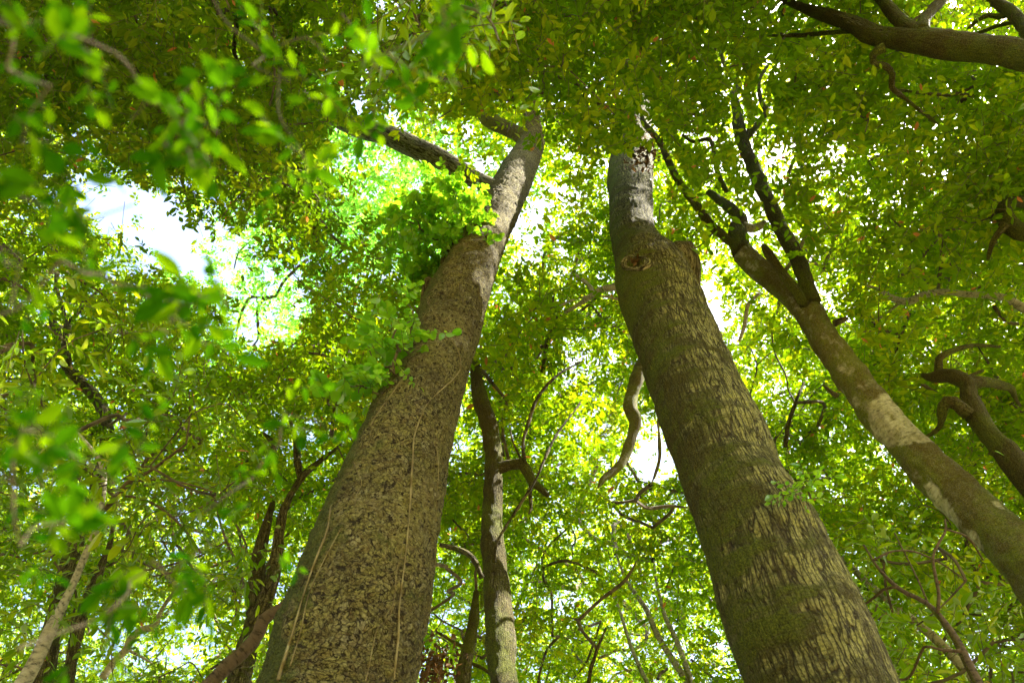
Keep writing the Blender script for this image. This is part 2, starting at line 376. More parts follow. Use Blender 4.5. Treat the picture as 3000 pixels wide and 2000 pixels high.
def leaves_mesh(name, pos, ld, nn, sz, width, tmpl, mat, rng, segs=None, tub=None, tint=None):
    tv, tq = tmpl
    X = unit(np.cross(ld, nn)); Z = np.cross(X, ld)
    wv = width * rng.uniform(.85, 1.2, len(pos))
    V = pos[:, None] + sz[:, None, None] * (tv[None, :, 0:1] * X[:, None] * wv[:, None, None] + tv[None, :, 1:2] * ld[:, None] + tv[None, :, 2:3] * Z[:, None] * wv[:, None, None] * 1.6)
    nv = len(tv)
    Q = (np.arange(len(pos)) * nv)[:, None, None] + tq[None]
    V = V.reshape(-1, 3); Q = Q.reshape(-1, 4)
    if tint is None: tint = rng.uniform(0, 1, len(pos))
    tt = np.repeat(tint, len(tq)); mi = np.zeros(len(Q), int)
    Vs = [V]; Qs = [Q]; T2 = [tt]; M2 = [mi]; off = len(V)
    if segs is not None:                       # twigs: thin three-sided rods
        a, b, r = segs
        d = unit(b - a); s = unit(np.cross(d, [.3, .2, 1.])); q = np.cross(d, s)
        ring = [s, -s * .5 + q * .87, -s * .5 - q * .87]
        A = np.stack([a + k * r[:, None] for k in ring], 1); B = np.stack([b + k * r[:, None] * .5 for k in ring], 1)
        VV = np.concatenate([A, B], 1).reshape(-1, 3)
        tq2 = np.array([(0, 1, 4, 3), (1, 2, 5, 4), (2, 0, 3, 5)])
        QQ = ((np.arange(len(a)) * 6)[:, None, None] + tq2[None]).reshape(-1, 4) + off
        Vs.append(VV); Qs.append(QQ); T2.append(np.full(len(QQ), .4)); M2.append(np.ones(len(QQ), int)); off += len(VV)
    for (VV, QQ) in (tub or []):
        Vs.append(VV); Qs.append(QQ + off); T2.append(np.full(len(QQ), .4)); M2.append(np.ones(len(QQ), int)); off += len(VV)
    return quads_mesh(name, np.vstack(Vs), np.vstack(Qs), [mat, TWIG], np.concatenate(M2), {'tint': ('FLOAT', 'FACE', np.concatenate(T2))})

def skeleton(start, targets, rng, step=.35, rmin=.004, rmax=.05, wob=.08):
    """greedy branch skeleton: joins every target to the nearest node; returns tubes"""
    nodes_ = [np.asarray(p, float) for p in start]; par = [-1] + list(range(len(start) - 1)) ; par = [-1] * len(start)
    A = np.array(nodes_); order = np.argsort(np.linalg.norm(targets[:, None] - A[None], axis=2).min(1))
    paths = []
    cap = len(A) + len(targets) * 14
    buf = np.zeros((cap, 3)); buf[:len(A)] = A; n = len(A); par = np.full(cap, -1)
    for k in order:
        p = targets[k]; dd = np.linalg.norm(buf[:n] - p, axis=1); j = int(dd.argmin()); L = dd[j]
        if L < .05 or n > cap - 14: continue
        m = int(min(max(2, L / step), 12)); a = buf[j]; idx = [j]
        bend = rng.normal(0, wob * L, 3)
        prev = j
        for q in range(1, m + 1):
            t = q / m; c = a * (1 - t) + p * t + bend * math.sin(math.pi * t) + (rng.normal(0, .03 * min(L, 1.5), 3) if q < m else 0)
            buf[n] = c; par[n] = prev; prev = n; idx.append(n); n += 1
        paths.append(idx)
    cnt = np.zeros(n); 
    for idx in paths: cnt[idx[-1]] += 1
    for i in range(n - 1, -1, -1):
        if par[i] >= 0: cnt[par[i]] += cnt[i]
    rad = np.clip(rmin * 1.4 * np.sqrt(np.maximum(cnt, .6)), rmin, rmax)
    res = []
    for idx in paths:
        r = rad[idx].copy(); r[0] = min(r[0], r[1] * 1.25)
        V, Q, _, _ = tube(np.c_[buf[idx], r], .12, 5, cap=False)
        res.append((V, Q))
    return res

# ------------------------------------------------------------------ where the canopy is open
GAPS = [  # photo x, y, rx, ry, strength for the low and for the high canopy
 (385,610,155,68,.97,.96),(300,565,100,38,.95,.9),(490,700,80,80,.97,.95),(560,800,50,70,.95,.5),(640,760,95,105,1,.15),(800,900,110,140,1,.25),(720,1000,110,80,.8,.2),
 (1140,40,70,45,.9,.8),(1010,30,70,30,.7,.2),(1180,480,260,130,.95,.0),(1220,400,220,70,.9,.0),(1480,370,110,60,.95,.2),(1080,650,160,120,.8,.0),(1450,390,110,70,.95,.45),(1560,520,90,90,1,.3),(1545,640,55,150,1,.85),(1630,560,60,90,.6,.7),
 (1490,860,50,90,.8,.5),(2088,880,40,90,1,.97),(2135,965,55,50,.95,.85),(2280,460,75,60,.9,.8),(2460,450,70,35,.9,.6),(2650,560,120,70,.6,.1),
 (1905,1350,95,65,.95,.93),(1690,1030,45,50,.9,.8),(1750,640,40,60,.6,.4),(1760,1270,110,110,.6,.1),(1700,1500,90,120,.6,.0),
 (570,1870,60,50,.9,.6),(500,1920,60,45,.8,.4),(640,1530,50,70,.7,.5),(370,1180,110,60,.6,.5),(340,1220,60,40,.8,.6),(1800,1830,150,100,.6,.3),(1350,1310,50,70,.8,.6),
 (1600,1540,70,50,.7,.5),(1850,60,50,60,.6,.4),(2000,80,40,60,.7,.5),(1760,130,60,50,.7,.4),(2330,1390,60,60,.6,.3),(2720,1000,50,60,.5,.4),(180,1250,80,60,.5,.3),
 (2720,1880,50,40,.7,.7),(2920,1930,90,40,.7,.6),(60,520,60,60,.7,.7),(20,600,60,80,.7,.6),(150,960,50,40,.7,.7),(2850,270,60,50,.5,.3),(2600,640,80,60,.6,.3),
 (2540,1040,60,50,.5,.5),(850,1900,60,90,.8,.2),(700,150,60,60,.5,.2),(600,180,60,60,.5,.2),(2850,60,120,60,.7,.1),(1850,1640,60,60,.5,.3),
]
def gapf(px, py, which, jit):
    g = np.zeros_like(px)
    for x, y, rx, ry, a, b in GAPS:
        s = (a, b)[which]
        if s <= 0: continue
        q = np.sqrt(((px - x) / rx) ** 2 + ((py - y) / ry) ** 2) + jit
        g = np.maximum(g, s * np.clip((1.15 - q) / .3, 0, 1))
    return g
MID = """777774777777666
678877776667777
423893146763477
542073125866777
665076358637777
776876687766777
777777776566777
777777777677777
776666666666788
765566666677888"""
HIGH = """666664666665666
566666666665665
312556656554554
532446456556666
664346646567777
665666656667667
777666656666777
888888788888888
888888778888888
877877788888888"""
NEAR = """000001210000110
000000110000121
000000000000011
000000000000001
000000000001001
322000010000010
443200122000000
554310121000111
443210110001344
332210100001455"""
def grid(txt, px, py):
    G = np.array([[int(c) for c in r] for r in txt.split('\n')], float)
    x = np.clip(px / 200 - .5, 0, 13.999); y = np.clip(py / 200 - .5, 0, 8.999)
    i = x.astype(int); j = y.astype(int); fx = x - i; fy = y - j
    return (G[j, i] * (1 - fx) * (1 - fy) + G[j, i + 1] * fx * (1 - fy) + G[j + 1, i] * (1 - fx) * fy + G[j + 1, i + 1] * fx * fy) / 9
# sun shafts: openings towards the sun over these places  (x, y, depth, radius m)
SHAFTS = [(570,400,1.0,.24),(180,200,.9,.15),(1150,300,1.3,.14),(870,470,1.1,.10),(1520,520,9.5,.5),(1480,700,8.0,.28),(1420,830,6.6,.35),(1385,960,6.0,.2),(1470,1330,6.0,.45),(1470,1660,5.2,.3),(1750,1600,6.5,1.0),(1620,1330,6.2,.7),(1700,1250,8,.6),(1280,600,7.8,1.0),(1200,440,9.9,.5),(1330,500,9.6,.35),(2850,110,5.2,.5),(2700,60,5.5,.4),(1890,500,9,.16),(900,1000,8.6,.5),(1440,800,6.9,.15),(1330,1150,5.3,.08),(1250,1500,4.3,.06),(1200,1750,3.9,.05),(1080,1600,4.2,.05),(2150,1150,5,.07),(2350,1550,4,.06),(2450,1850,3.6,.05),(1900,620,8.6,.12),(2000,1000,5.6,.08),(2250,1400,4.4,.04)]
SHP = [(P(x, y, z), r) for x, y, z, r in SHAFTS]
def in_shaft(p):
    m = np.zeros(len(p), bool)
    for c, r in SHP:
        v = p - c; t = v @ sd; d = np.linalg.norm(v - t[:, None] * sd, axis=1)
        m |= (t > .6) & (d < r)
    return m

# ------------------------------------------------------------------ trees
TREES = {}
def bark_disp(kind, seed):
    def f(bk, r, X, D):
        big = vnoise(X * 1.6, seed) * .07 * r + vnoise(X * 4.5, seed + 1) * .035 * r
        if kind == 'flaky':
            a = np.abs(vnoise(bk * [26, 26, 20], seed + 2)); b = vnoise(bk * [55, 55, 45], seed + 3)
            return big + np.minimum(a * 2.2, 1) * .013 + b * .007
        if kind in ('mossy', 'patchy', 'fissured', 'dark', 'stub'):
            lump = (vnoise(X * 4.5, seed + 7) * .11 + vnoise(X * 12, seed + 8) * .07) * r if kind in ('mossy', 'patchy', 'dark') else 0
            return big + lump + vnoise(bk * [30, 30, 18], seed + 3) * .006 + vnoise(bk * [70, 70, 60], seed + 5) * .004
        return big + vnoise(bk * [20, 20, 20], seed + 3) * .02 * r
    return f
def make_wood(parent, name, pts, kind, res=.05, seg=20, seed=0, mossdir=None, extra=None, mat=None, bare=()):
    """pts: world x y z r rows"""
    base = bark_disp(kind, seed)
    dfn = (lambda bk, r, X, D: base(bk, r, X, D) + extra(X, D, r)) if extra else base
    V, Q, bk, D = tube(pts, res, seg, dfn, wob=.25 if seg < 40 else .0, seed=seed)
    md = unit(np.asarray(mossdir if mossdir is not None else [-.5, .2, .4], float))
    ms = np.clip(D @ md, 0, 1)
    for bp_, br in bare: ms = ms - 1.7 * np.exp(-(np.linalg.norm(V - bp_, axis=1) / br) ** 3)
    me = quads_mesh(name, V, Q, [mat or BARK[kind]], None, {'bk': ('FLOAT_VECTOR', 'POINT', bk), 'moss': ('FLOAT', 'POINT', ms)}, smooth=True)
    o = link(name, me, parent)
    return o, V, Q, D
def pxrow(rows):
    """rows (x, y, width px, depth) -> x y z r"""
    a = np.array(rows, float); p = P(a[:, 0], a[:, 1], a[:, 3])
    return np.c_[p, a[:, 2] * a[:, 3] / (2 * F)]
def lin_depth(rows, z0, z1):
    a = np.array(rows, float); s = np.r_[0, np.cumsum(np.hypot(np.diff(a[:, 0]), np.diff(a[:, 1])))]; s /= s[-1]
    return [(x, y, w_, z0 + (z1 - z0) * q) for (x, y, w_), q in zip(rows, s)]
def to_ground(W, grow=1.12):
    """carry a trunk from its lowest point down to the soil"""
    a, b = W[0], W[min(2, len(W) - 1)]
    d = unit(a[:3] - b[:3]); d = unit(d * .6 + np.array([0, 0, -1.]) * .6)
    if a[2] < .3: return W
    rows = []
    L = (a[2] + .25) / -d[2]
    for t in (1, .66, .33): rows.append(np.r_[a[:3] + d * L * t, a[3] * (1 + (grow - 1) * t)])
    return np.vstack([rows, W])
def moss_tufts(parent, V, D, n, size, rng, mat=None, name='moss', keep=None):
    idx = np.arange(len(V)) if keep is None else np.nonzero(keep)[0]
    k = rng.choice(idx, min(n, len(idx) * 4)); p = V[k] + rng.normal(0, .006, (len(k), 3)); d = D[k]
    ld = unit(d * .9 + rng.normal(0, .5, (len(k), 3)) + np.array([0, 0, -.35]))
    nn = unit(rng.normal(0, 1, (len(k), 3)))
    me = leaves_mesh(name, p - d * .004, ld, nn, size * rng.uniform(.5, 1.4, len(k)), .30, T_SIMPLE, mat or MOSS, rng)
    me.materials.pop(index=1)
    return link(name, me, parent)

class Tree:
    def __init__(s, key, name, label, cat='tree', group=None):
        s.key, s.name, s.label, s.cat, s.group = key, name, label, cat, group
        s.parts = []; s.start = []; s.tw = []; s.cl = []; TREES[key] = s
        s.rng = np.random.default_rng(abs(hash(key)) % 1 + len(TREES) * 17); s.root = None; s.leafset = None
    def base(s, p): s.root = empty(s.name, p, s.label, s.cat, s.group)

# ground: one broad sheet, a little uneven
gn = 60; gx, gy = np.meshgrid(np.linspace(-1, 1, gn), np.linspace(-1, 1, gn)); gx = np.sign(gx) * abs(gx) ** 2 * 400; gy = np.sign(gy) * abs(gy) ** 2 * 400
gp = np.stack([gx.ravel(), gy.ravel(), np.zeros(gn * gn)], 1); gp[:, 2] = vnoise(gp * .3, 3) * .12 - .05
ii = (np.arange(gn - 1)[:, None] * gn + np.arange(gn - 1)[None]).ravel()
g = link('ground', quads_mesh('ground', gp, np.stack([ii, ii + 1, ii + gn + 1, ii + gn], 1), [GROUND], smooth=True), None); g['kind'] = 'structure'

def stations(rows, Hs):
    """rows: y, x left, x right; Hs: horizontal distance from the camera at first and last row"""
    out_ = []
    ys = np.array([r[0] for r in rows], float); xc = np.array([(r[1] + r[2]) / 2 for r in rows]); wd = np.array([r[2] - r[1] for r in rows], float)
    sl_ = np.gradient(xc, ys); wp = wd / np.sqrt(1 + sl_ ** 2)
    H = np.interp(ys, [ys.min(), ys.max()], [Hs[1], Hs[0]])
    d = ray(xc, ys); z = H / np.hypot(d[:, 0], d[:, 1])
    return [(x, y, q, zz) for x, y, q, zz in zip(xc, ys, wp, z)]
BLOCK = []                                     # trunks that stand free of leaves in front: rows (x, y, w, z), keep-clear factor

# ---- the two great trunks
ta = Tree('A', 'tall_tree', 'tall tree with a thick brown flaky-barked trunk left of centre, vines running up it')
rA = stations([(2000,768,1222),(1880,806,1240),(1780,848,1253),(1680,882,1266),(1510,951,1290),(1385,1004,1312),(1240,1076,1336),(1160,1122,1357),(1050,1176,1380),(936,1221,1413),(838,1266,1445),(780,1301,1463),(717,1334,1484),(667,1362,1503),(591,1408,1536),(545,1436,1557),(499,1464,1574),(450,1500,1590)], (3.3, 2.2))
WA = np.vstack([to_ground(pxrow(rA)), pxrow([(1560,410,72,rA[-1][3]+.7)])])
BLOCK.append((rA, 1.0, 420))
ta.base((WA[0][0], WA[0][1], 0))
oA, VA, QA, DA = make_wood(ta.root, 'trunk', WA, 'flaky', .022, 150, 3, mossdir=-np.array(R[:, 0]) + [0, 0, .1])
zA = rA[-1][3]
la1, *_ = make_wood(ta.root, 'limb', pxrow([(1560,425,60,zA+.5),(1562,370,46,zA+1.2),(1556,320,40,zA+2),(1590,250,34,zA+3.2),(1570,170,26,zA+4.5)]), 'flaky', .05, 24, 5)
la2, V_, Q_, D_ = make_wood(ta.root, 'limb', pxrow([(1555,430,54,zA+.4),(1520,395,48,zA+.7),(1470,372,44,zA+1),(1430,345,46,zA+1.2),(1400,300,30,zA+1.6),(1330,240,24,zA+2.4)]), 'mossy', .05, 24, 6)
moss_tufts(la2, V_, D_, 2500, .05, RNG)
la3, V_, Q_, D_ = make_wood(ta.root, 'limb', pxrow([(1500,590,40,rA[-4][3]+.2),(1450,558,50,rA[-4][3]+.15),(1400,532,54,9.6),(1320,487,56,9.8),(1230,440,62,10),(1140,398,62,10.2),(1060,372,60,10.5),(960,330,46,10.9),(860,250,34,11.6),(800,150,22,12.4)]), 'branch', .04, 30, 7, mossdir=(.6, 0, .4))
ta.start = [pxrow([(1570,170,26,zA+4.5)])[0][:3], pxrow([(1330,240,24,zA+2.4)])[0][:3], pxrow([(800,150,22,12.4)])[0][:3], pxrow([(960,330,46,10.9)])[0][:3]]

tb = Tree('B', 'burled_tree', 'tall mossy tree with long-fissured bark and a broken stub on its shoulder, right of centre')
rB = stations([(2000,2178,2629),(1786,2098,2532),(1568,2047,2421),(1420,1997,2318),(1275,1949,2250),(1180,1918,2203),(1084,1886,2157),(1000,1856,2115),(957,1840,2093),(893,1815,2068),(829,1797,2036),(795,1793,2014),(765,1791,1990),(740,1789,1962),(715,1788,1940),(690,1787,1924),(650,1786,1914),(600,1785,1913),(540,1783,1912),(490,1781,1914),(430,1800,1912)], (3.3, 2.2))
rBt = [(1862,350,92,rB[-1][3]+1.2),(1868,290,80,rB[-1][3]+2.4),(1850,200,64,rB[-1][3]+4),(1830,130,44,rB[-1][3]+6)]
WB = np.vstack([to_ground(pxrow(rB)), pxrow(rBt)])
BLOCK.append((rB, 1.0, 430))
bc = pxrow([(2022,790,100,rB[11][3] - .02)])[0]; knot = pxrow([(1865,770,40,rB[11][3]-.42)])[0]; ridge_p = [pxrow([(1930,930,20,rB[8][3]-.4)])[0], pxrow([(2000,1060,20,rB[6][3]-.35)])[0], pxrow([(2200,1380,20,rB[3][3]-.3)])[0]]
def bulge(X, D, r):
    e = np.exp(-(np.linalg.norm(X - bc[:3], axis=-1) / .24) ** 2) * .05
    q = np.linalg.norm(X - knot[:3], axis=-1)
    e = e + .05 * np.exp(-(q / .17) ** 2) - .10 * np.exp(-(q / .07) ** 2)
    for k in ridge_p: e = e + .03 * np.exp(-(np.linalg.norm(X - k[:3], axis=-1) / .2) ** 2)
    return e
tb.base((WB[0][0], WB[0][1], 0))
oB, VB, QB, DB = make_wood(tb.root, 'trunk', WB, 'fissured', .022, 150, 21, mossdir=-np.array(R[:, 0]) + [0, 0, .1], extra=bulge)
moss_tufts(oB, VB, DB, 42000, .020, RNG, keep=((DB @ unit(-np.array(R[:, 0]))) * .6 + vnoise(VB * [1.5, 1.5, 3.6], 44) * 1.3 > .30))
zb = rB[11][3]
st, *_ = make_wood(tb.root, 'broken_stub', pxrow([(1950,930,120,zb+.10),(1985,870,122,zb+.06),(2000,815,106,zb+.03),(2003,775,100,zb+.0),(1996,742,90,zb-.0),(1988,724,80,zb-.0)]), 'stub', .02, 60, 27)
# splintered top of the stub
sp = []
rs = np.random.default_rng(4)
for k in range(26):
    a = rs.uniform(0, 2 * np.pi); rr = rs.uniform(.06, .16); c = pxrow([(1990,730,10,zb)])[0][:3]
    e1, e2 = R @ np.array([1, 0, 0]), R @ np.array([0, -.3, -1.])
    b0 = c + e1 * math.cos(a) * rr + e2 * math.sin(a) * rr
    tip = b0 + (R @ np.array([rs.normal(-.15, .25), 1, -.3])) * rs.uniform(.05, .19)
    V, Q, _, _ = tube([[*b0, rs.uniform(.015, .035)], [*(b0 * .5 + tip * .5 + rs.normal(0, .01, 3)), .016], [*tip, .004]], .02, 7); sp.append((V, Q))
def join(name, parts, mat, parent, smooth=True):
    Vs, Qs, o_ = [], [], 0
    for V, Q in parts: Vs.append(V); Qs.append(Q + o_); o_ += len(V)
    return link(name, quads_mesh(name, np.vstack(Vs), np.vstack(Qs), [mat], smooth=smooth), parent)
join('splinters', sp, DEADWOOD, st, False)
for rows in ([(1815,842,22,zb+.3),(1760,850,18,zb+.5),(1725,872,15,zb+.6),(1690,895,12,zb+.8),(1655,915,9,zb+1)], [(1745,862,13,zb+.5),(1715,828,12,zb+.8),(1675,800,9,zb+1.1)], [(1820,880,9,zb+.3),(1770,868,7,zb+.4),(1700,872,6,zb+.6),(1640,895,5,zb+.8)]):
    make_wood(tb.root, 'limb', pxrow(rows), 'pale', .04, 12, 31)
tb.start = [pxrow(rBt)[-1][:3], pxrow(rBt)[-2][:3]]

# ---- the leaning mossy tree on the right
tc = Tree('C', 'leaning_tree', 'leaning tree thick with moss at the right, pale bark patches low down')
rC = lin_depth([(3160,1800,186),(3060,1700,166),(2940,1570,146),(2824,1467,128),(2705,1350,116),(2597,1234,105),(2500,1110,95),(2412,990,87),(2362,905,79),(2296,846,70),(2232,796,64),(2176,742,60)], 4.6, 8.0)
WC = to_ground(pxrow(rC)); BLOCK.append((rC, 1.0, 700))
tc.base((WC[0][0], WC[0][1], 0))
rc_ = np.array(rC)[::-1]
def on_c(x, y, r):
    k = (np.hypot(rc_[:, 0] - x, rc_[:, 1] - y)).argsort()[:2]; q = 1 / (np.hypot(rc_[k, 0] - x, rc_[k, 1] - y) + 1); z = (rc_[k, 3] * q).sum() / q.sum(); rr = (rc_[k, 2] * q).sum() / q.sum() * z / 4000
    return (P(x, y, z - rr * .75), r)
bareC = [on_c(2615, 1215, .17), (on_c(2665, 1262, .14)), on_c(2575, 1265, .13), on_c(2715, 1440, .08), on_c(2765, 1510, .12), on_c(2825, 1595, .12), on_c(2890, 1660, .08), on_c(2935, 1465, .06), on_c(2395, 1040, .06), on_c(2350, 990, .05)]
oC, VC, QC, DC = make_wood(tc.root, 'trunk', WC, 'patchy', .03, 90, 41, mossdir=(-.3, -.2, .6), bare=bareC)
clearC = np.min([np.linalg.norm(VC - c, axis=1) / r for c, r in bareC], axis=0) > 1.0
moss_tufts(oC, VC, DC, 60000, .040, RNG, keep=(vnoise(VC * 1.9, 71) < .35) & clearC)
for rows, kd in (([(2176,742,56,8.0),(2166,700,58,8.2),(2164,665,52,8.4),(2172,640,42,8.5),(2150,615,34,8.6),(2115,590,26,8.8),(2075,560,20,9)], 'mossy'),
             ([(2172,740,40,8.0),(2150,715,30,8.1),(2092,668,26,8.2),(2040,600,23,8.3),(1990,535,22,8.5),(1955,470,22,8.7),(1938,428,20,8.9),(1912,392,18,9),(1882,352,15,9.2),(1880,325,10,9.3)], 'mossy'),
             ([(2380,890,54,7.3),(2364,820,48,7.4),(2338,745,47,7.6),(2298,678,44,7.9),(2262,600,42,8.2),(2230,540,38,8.5),(2204,480,36,8.7),(2180,430,36,8.9),(2165,370,34,9.1),(2163,330,26,9.3),(2150,280,20,9.5),(2163,240,16,9.7),(2135,215,12,9.8),(2110,150,10,10)], 'mossy'),
             ([(2360,895,30,7.3),(2332,850,27,7.25),(2300,808,25,7.25),(2270,768,23,7.3),(2246,733,21,7.3),(2236,718,14,7.35)], 'mossy'),
             ([(2170,655,26,8.4),(2205,668,26,8.4),(2245,652,22,8.3)], 'pale'),
             ([(2190,400,20,9),(2225,360,16,9.1),(2246,325,18,9.2),(2232,300,14,9.3),(2224,240,10,9.5),(2250,190,8,9.7)], 'mossy'),
             ([(2192,490,16,8.8),(2188,420,12,8.9),(2192,380,9,9)], 'dark'),
             ([(2128,560,14,8.9),(2100,500,13,9),(2088,430,13,9.2),(2078,408,11,9.3),(2030,415,10,9.4),(2000,395,8,9.5)], 'mossy'),
             ([(2225,860,8,7.8),(2190,900,12,7.7),(2186,930,12,7.7),(2180,960,12,7.6),(2165,1000,8,7.6)], 'pale'),
             ([(2445,948,22,6.8),(2462,940,18,6.75),(2480,933,12,6.7)], 'dark'),
             ([(2452,1160,18,6.1),(2430,1145,12,6.1),(2412,1128,8,6.2)], 'dark')):
    o, V_, Q_, D_ = make_wood(tc.root, 'limb', pxrow(rows), kd, .04, 22, 43); BLOCK.append((rows, .85, -999, 14))
    if kd == 'mossy': moss_tufts(o, V_, D_, 5000, .036, RNG)
tc.start = [pxrow([(x, y, 5, z)])[0][:3] for x, y, z in ((2075,560,9),(1880,325,9.3),(2110,150,10),(2250,190,9.7),(2000,395,9.5),(2480,933,6.7))]
# dried leaf clump caught in its fork
def clump_leaves(c, n, spread, leaf, mat, name, parent, rng, tmpl=T_SIMPLE, width=.45, droop=1.0):
    p = c + rng.normal(0, 1, (n, 3)) * spread; ld = unit(rng.normal(0, 1, (n, 3)) + [0, 0, -droop]); nn = unit(rng.normal(0, 1, (n, 3)))
    me = leaves_mesh(name, p, ld, nn, leaf * rng.uniform(.6, 1.3, n), width, tmpl, mat, rng); me.materials.pop(index=1)
    return link(name, me, parent)
ec = P(1882, 445, 8.6)
dl = bpy.data.objects
o = clump_leaves(ec, 260, np.array([.10, .10, .06]), .07, DRY, 'dead_leaf_clump', None, RNG)
tag(o, 'dark brown clump of dead leaves caught in the twigs before the mossy trunk top', 'leaf clump', kind='stuff')

o = clump_leaves(P(1268, 1950, 6.4), 420, np.array([.12, .12, .13]), .07, DRY, 'dead_leaf_clump', None, RNG)
tag(o, 'dark brown hanging tangle of dead leaves at the bottom beside the flaky trunk', 'leaf clump', kind='stuff')

# ---- slender mossy tree between the two great ones
tdn = Tree('D', 'slender_tree', 'slender mossy tree between the two thick trunks, with a short crooked side limb')
rD = lin_depth([(1482,2060,88),(1478,2000,85),(1466,1836,80),(1452,1680,74),(1443,1560,64),(1446,1412,54),(1446,1340,54),(1440,1280,48),(1425,1220,44),(1405,1160,42),(1396,1110,34),(1392,1075,28),(1384,1040,20)], 4.6, 8.2)
WD = to_ground(pxrow(rD)); tdn.base((WD[0][0], WD[0][1], 0)); BLOCK.append((rD, .85, 1080))
oD, VD, QD, DD = make_wood(tdn.root, 'trunk', WD, 'mossy', .03, 48, 51)
moss_tufts(oD, VD, DD, 26000, .03, RNG, keep=vnoise(VD * 2.6, 7) > -.25)
for rows in ([(1462,1375,34,6.6),(1492,1366,30,6.6),(1528,1362,30,6.55),(1548,1385,30,6.5),(1560,1412,26,6.5),(1585,1432,22,6.45),(1606,1452,12,6.4)], [(1556,1415,14,6.5),(1553,1450,12,6.5),(1556,1490,9,6.45),(1549,1505,4,6.4)],
             [(1412,1690,16,5.4),(1390,1640,16,5.5),(1340,1608,14,5.7),(1290,1596,12,5.8)], [(1447,1645,12,5.6),(1456,1590,10,5.6),(1490,1530,9,5.7),(1560,1420,9,5.8),(1620,1290,8,6.2),(1700,1180,5,6.8)],
             [(1540,1360,12,6.5),(1532,1310,10,6.6),(1548,1240,11,6.8),(1572,1170,10,7),(1620,1110,8,7.2),(1700,1060,6,7.6)], [(1530,1350,8,6.5),(1505,1300,7,6.6),(1495,1260,5,6.8)]):
    o, V_, Q_, D_ = make_wood(tdn.root, 'limb', pxrow(rows), 'mossy' if rows[0][2] > 30 else 'dark', .03, 14, 53)
    if rows[0][2] > 30: moss_tufts(o, V_, D_, 2500, .03, RNG)
tdn.start = [pxrow([(x, y, 5, z)])[0][:3] for x, y, z in ((1384,1040,8.2),(1700,1180,6.8),(1700,1060,7.6),(1290,1596,5.8),(1495,1260,6.8),(1606,1452,6.4))]

def simple_tree(key, name, label, kind, trunk, z0, z1, limbs=(), ground=True, cat='tree', group=None, tuft=0, seg=24, limbkind=None, clear=True):
    t = Tree(key, name, label, cat, group)
    rows = lin_depth(trunk, z0, z1); W = pxrow(rows)
    if ground: W = to_ground(W)
    t.base((W[0][0], W[0][1], 0 if ground else W[0][2]))
    o, V_, Q_, D_ = make_wood(t.root, 'trunk' if ground else 'limb', W, kind, .05, seg, len(TREES) * 7)
    if tuft: moss_tufts(o, V_, D_, int(tuft * 1.4), .038, RNG)
    t.start = [W[-1][:3]]
    if clear: BLOCK.append((rows, .6, -999, 8))
    for lrows, a, b in limbs:
        r = lin_depth(lrows, a, b); o, V_, Q_, D_ = make_wood(t.root, 'limb', pxrow(r), limbkind or kind, .05, 12, len(TREES) * 7 + 1)
        if lrows[0][2] > 12: BLOCK.append((r, .75, -999, 10))
        if tuft and lrows[0][2] > 22: moss_tufts(o, V_, D_, tuft // 4, .03, RNG)
        t.start.append(pxrow(r)[-1][:3])
    return t, rows
t, r = simple_tree('E', 'overhanging_tree', 'mossy tree leaning in almost level from the right edge across the top corner', 'mossy',
    [(3260,205,100),(3130,186,92),(3000,162,84),(2900,145,78),(2800,136,76),(2700,122,78),(2620,112,60),(2560,104,56),(2510,78,50),(2440,50,40),(2385,35,30),(2330,15,20),(2260,-20,10)], 4.6, 7.2,
    [([(2735,118,56),(2680,92,50),(2640,64,42),(2605,30,38),(2575,-10,36),(2540,-80,30)], 5.9, 6.8), ([(2700,92,40),(2704,62,34),(2725,35,32),(2760,0,30),(2790,-50,26)], 6.0, 6.8),
     ([(2590,140,34),(2558,160,26),(2556,182,20),(2595,195,18),(2615,222,18),(2612,258,16),(2640,280,12),(2690,320,10),(2770,380,7)], 6.2, 6.6), ([(2500,92,16),(2420,98,14),(2350,104,12),(2230,105,6)], 6.6, 7.4),
     ([(2610,262,10),(2680,270,9),(2760,280,8),(2850,275,5)], 6.6, 6.9)], tuft=16000, seg=60)
BLOCK.append((r, 1.0, 0))
t, r = simple_tree('EE', 'corner_tree', 'thin crooked brown tree in the top right corner above the level mossy one', 'mossy',
    [(3060,170,32),(3010,95,32),(2985,55,34),(2960,30,32),(2920,5,30),(2880,-60,26)], 6.6, 7.6, [([(2965,42,16),(2930,50,16),(2900,45,14),(2850,72,10),(2830,95,7)], 7.2, 7.4), ([(2985,65,14),(2930,75,12),(2860,100,9)], 7.2, 7.5)], tuft=3000)
t, r = simple_tree('F', 'gnarled_tree', 'dark gnarled tree at the right edge with elbow-bent mossy limbs', 'mossy',
    [(3080,1480,86),(3020,1410,80),(2960,1340,72),(2921,1295,66),(2882,1250,60),(2857,1206,58),(2840,1160,48),(2832,1122,46),(2810,1108,48),(2785,1100,46),(2755,1100,40),(2725,1104,26),(2700,1098,10)], 5.2, 6.6,
    [([(2826,1124,36),(2860,1118,34),(2900,1122,32),(2940,1130,28),(2965,1140,22),(2975,1165,14),(2990,1190,8)], 6.3, 6.7), ([(2838,1210,44),(2812,1188,36),(2785,1170,36),(2765,1185,28),(2760,1215,24),(2756,1245,16),(2720,1275,12),(2660,1300,8)], 6.0, 6.2),
     ([(2754,1094,24),(2750,1075,22),(2753,1052,20),(2775,1035,18),(2806,1022,16),(2850,1012,12),(2930,1016,8)], 6.6, 7.0), ([(2820,1108,10),(2850,1098,9),(2880,1085,7)], 6.5, 6.6)], tuft=9000, seg=40)
BLOCK.append((r, .9, 1050))
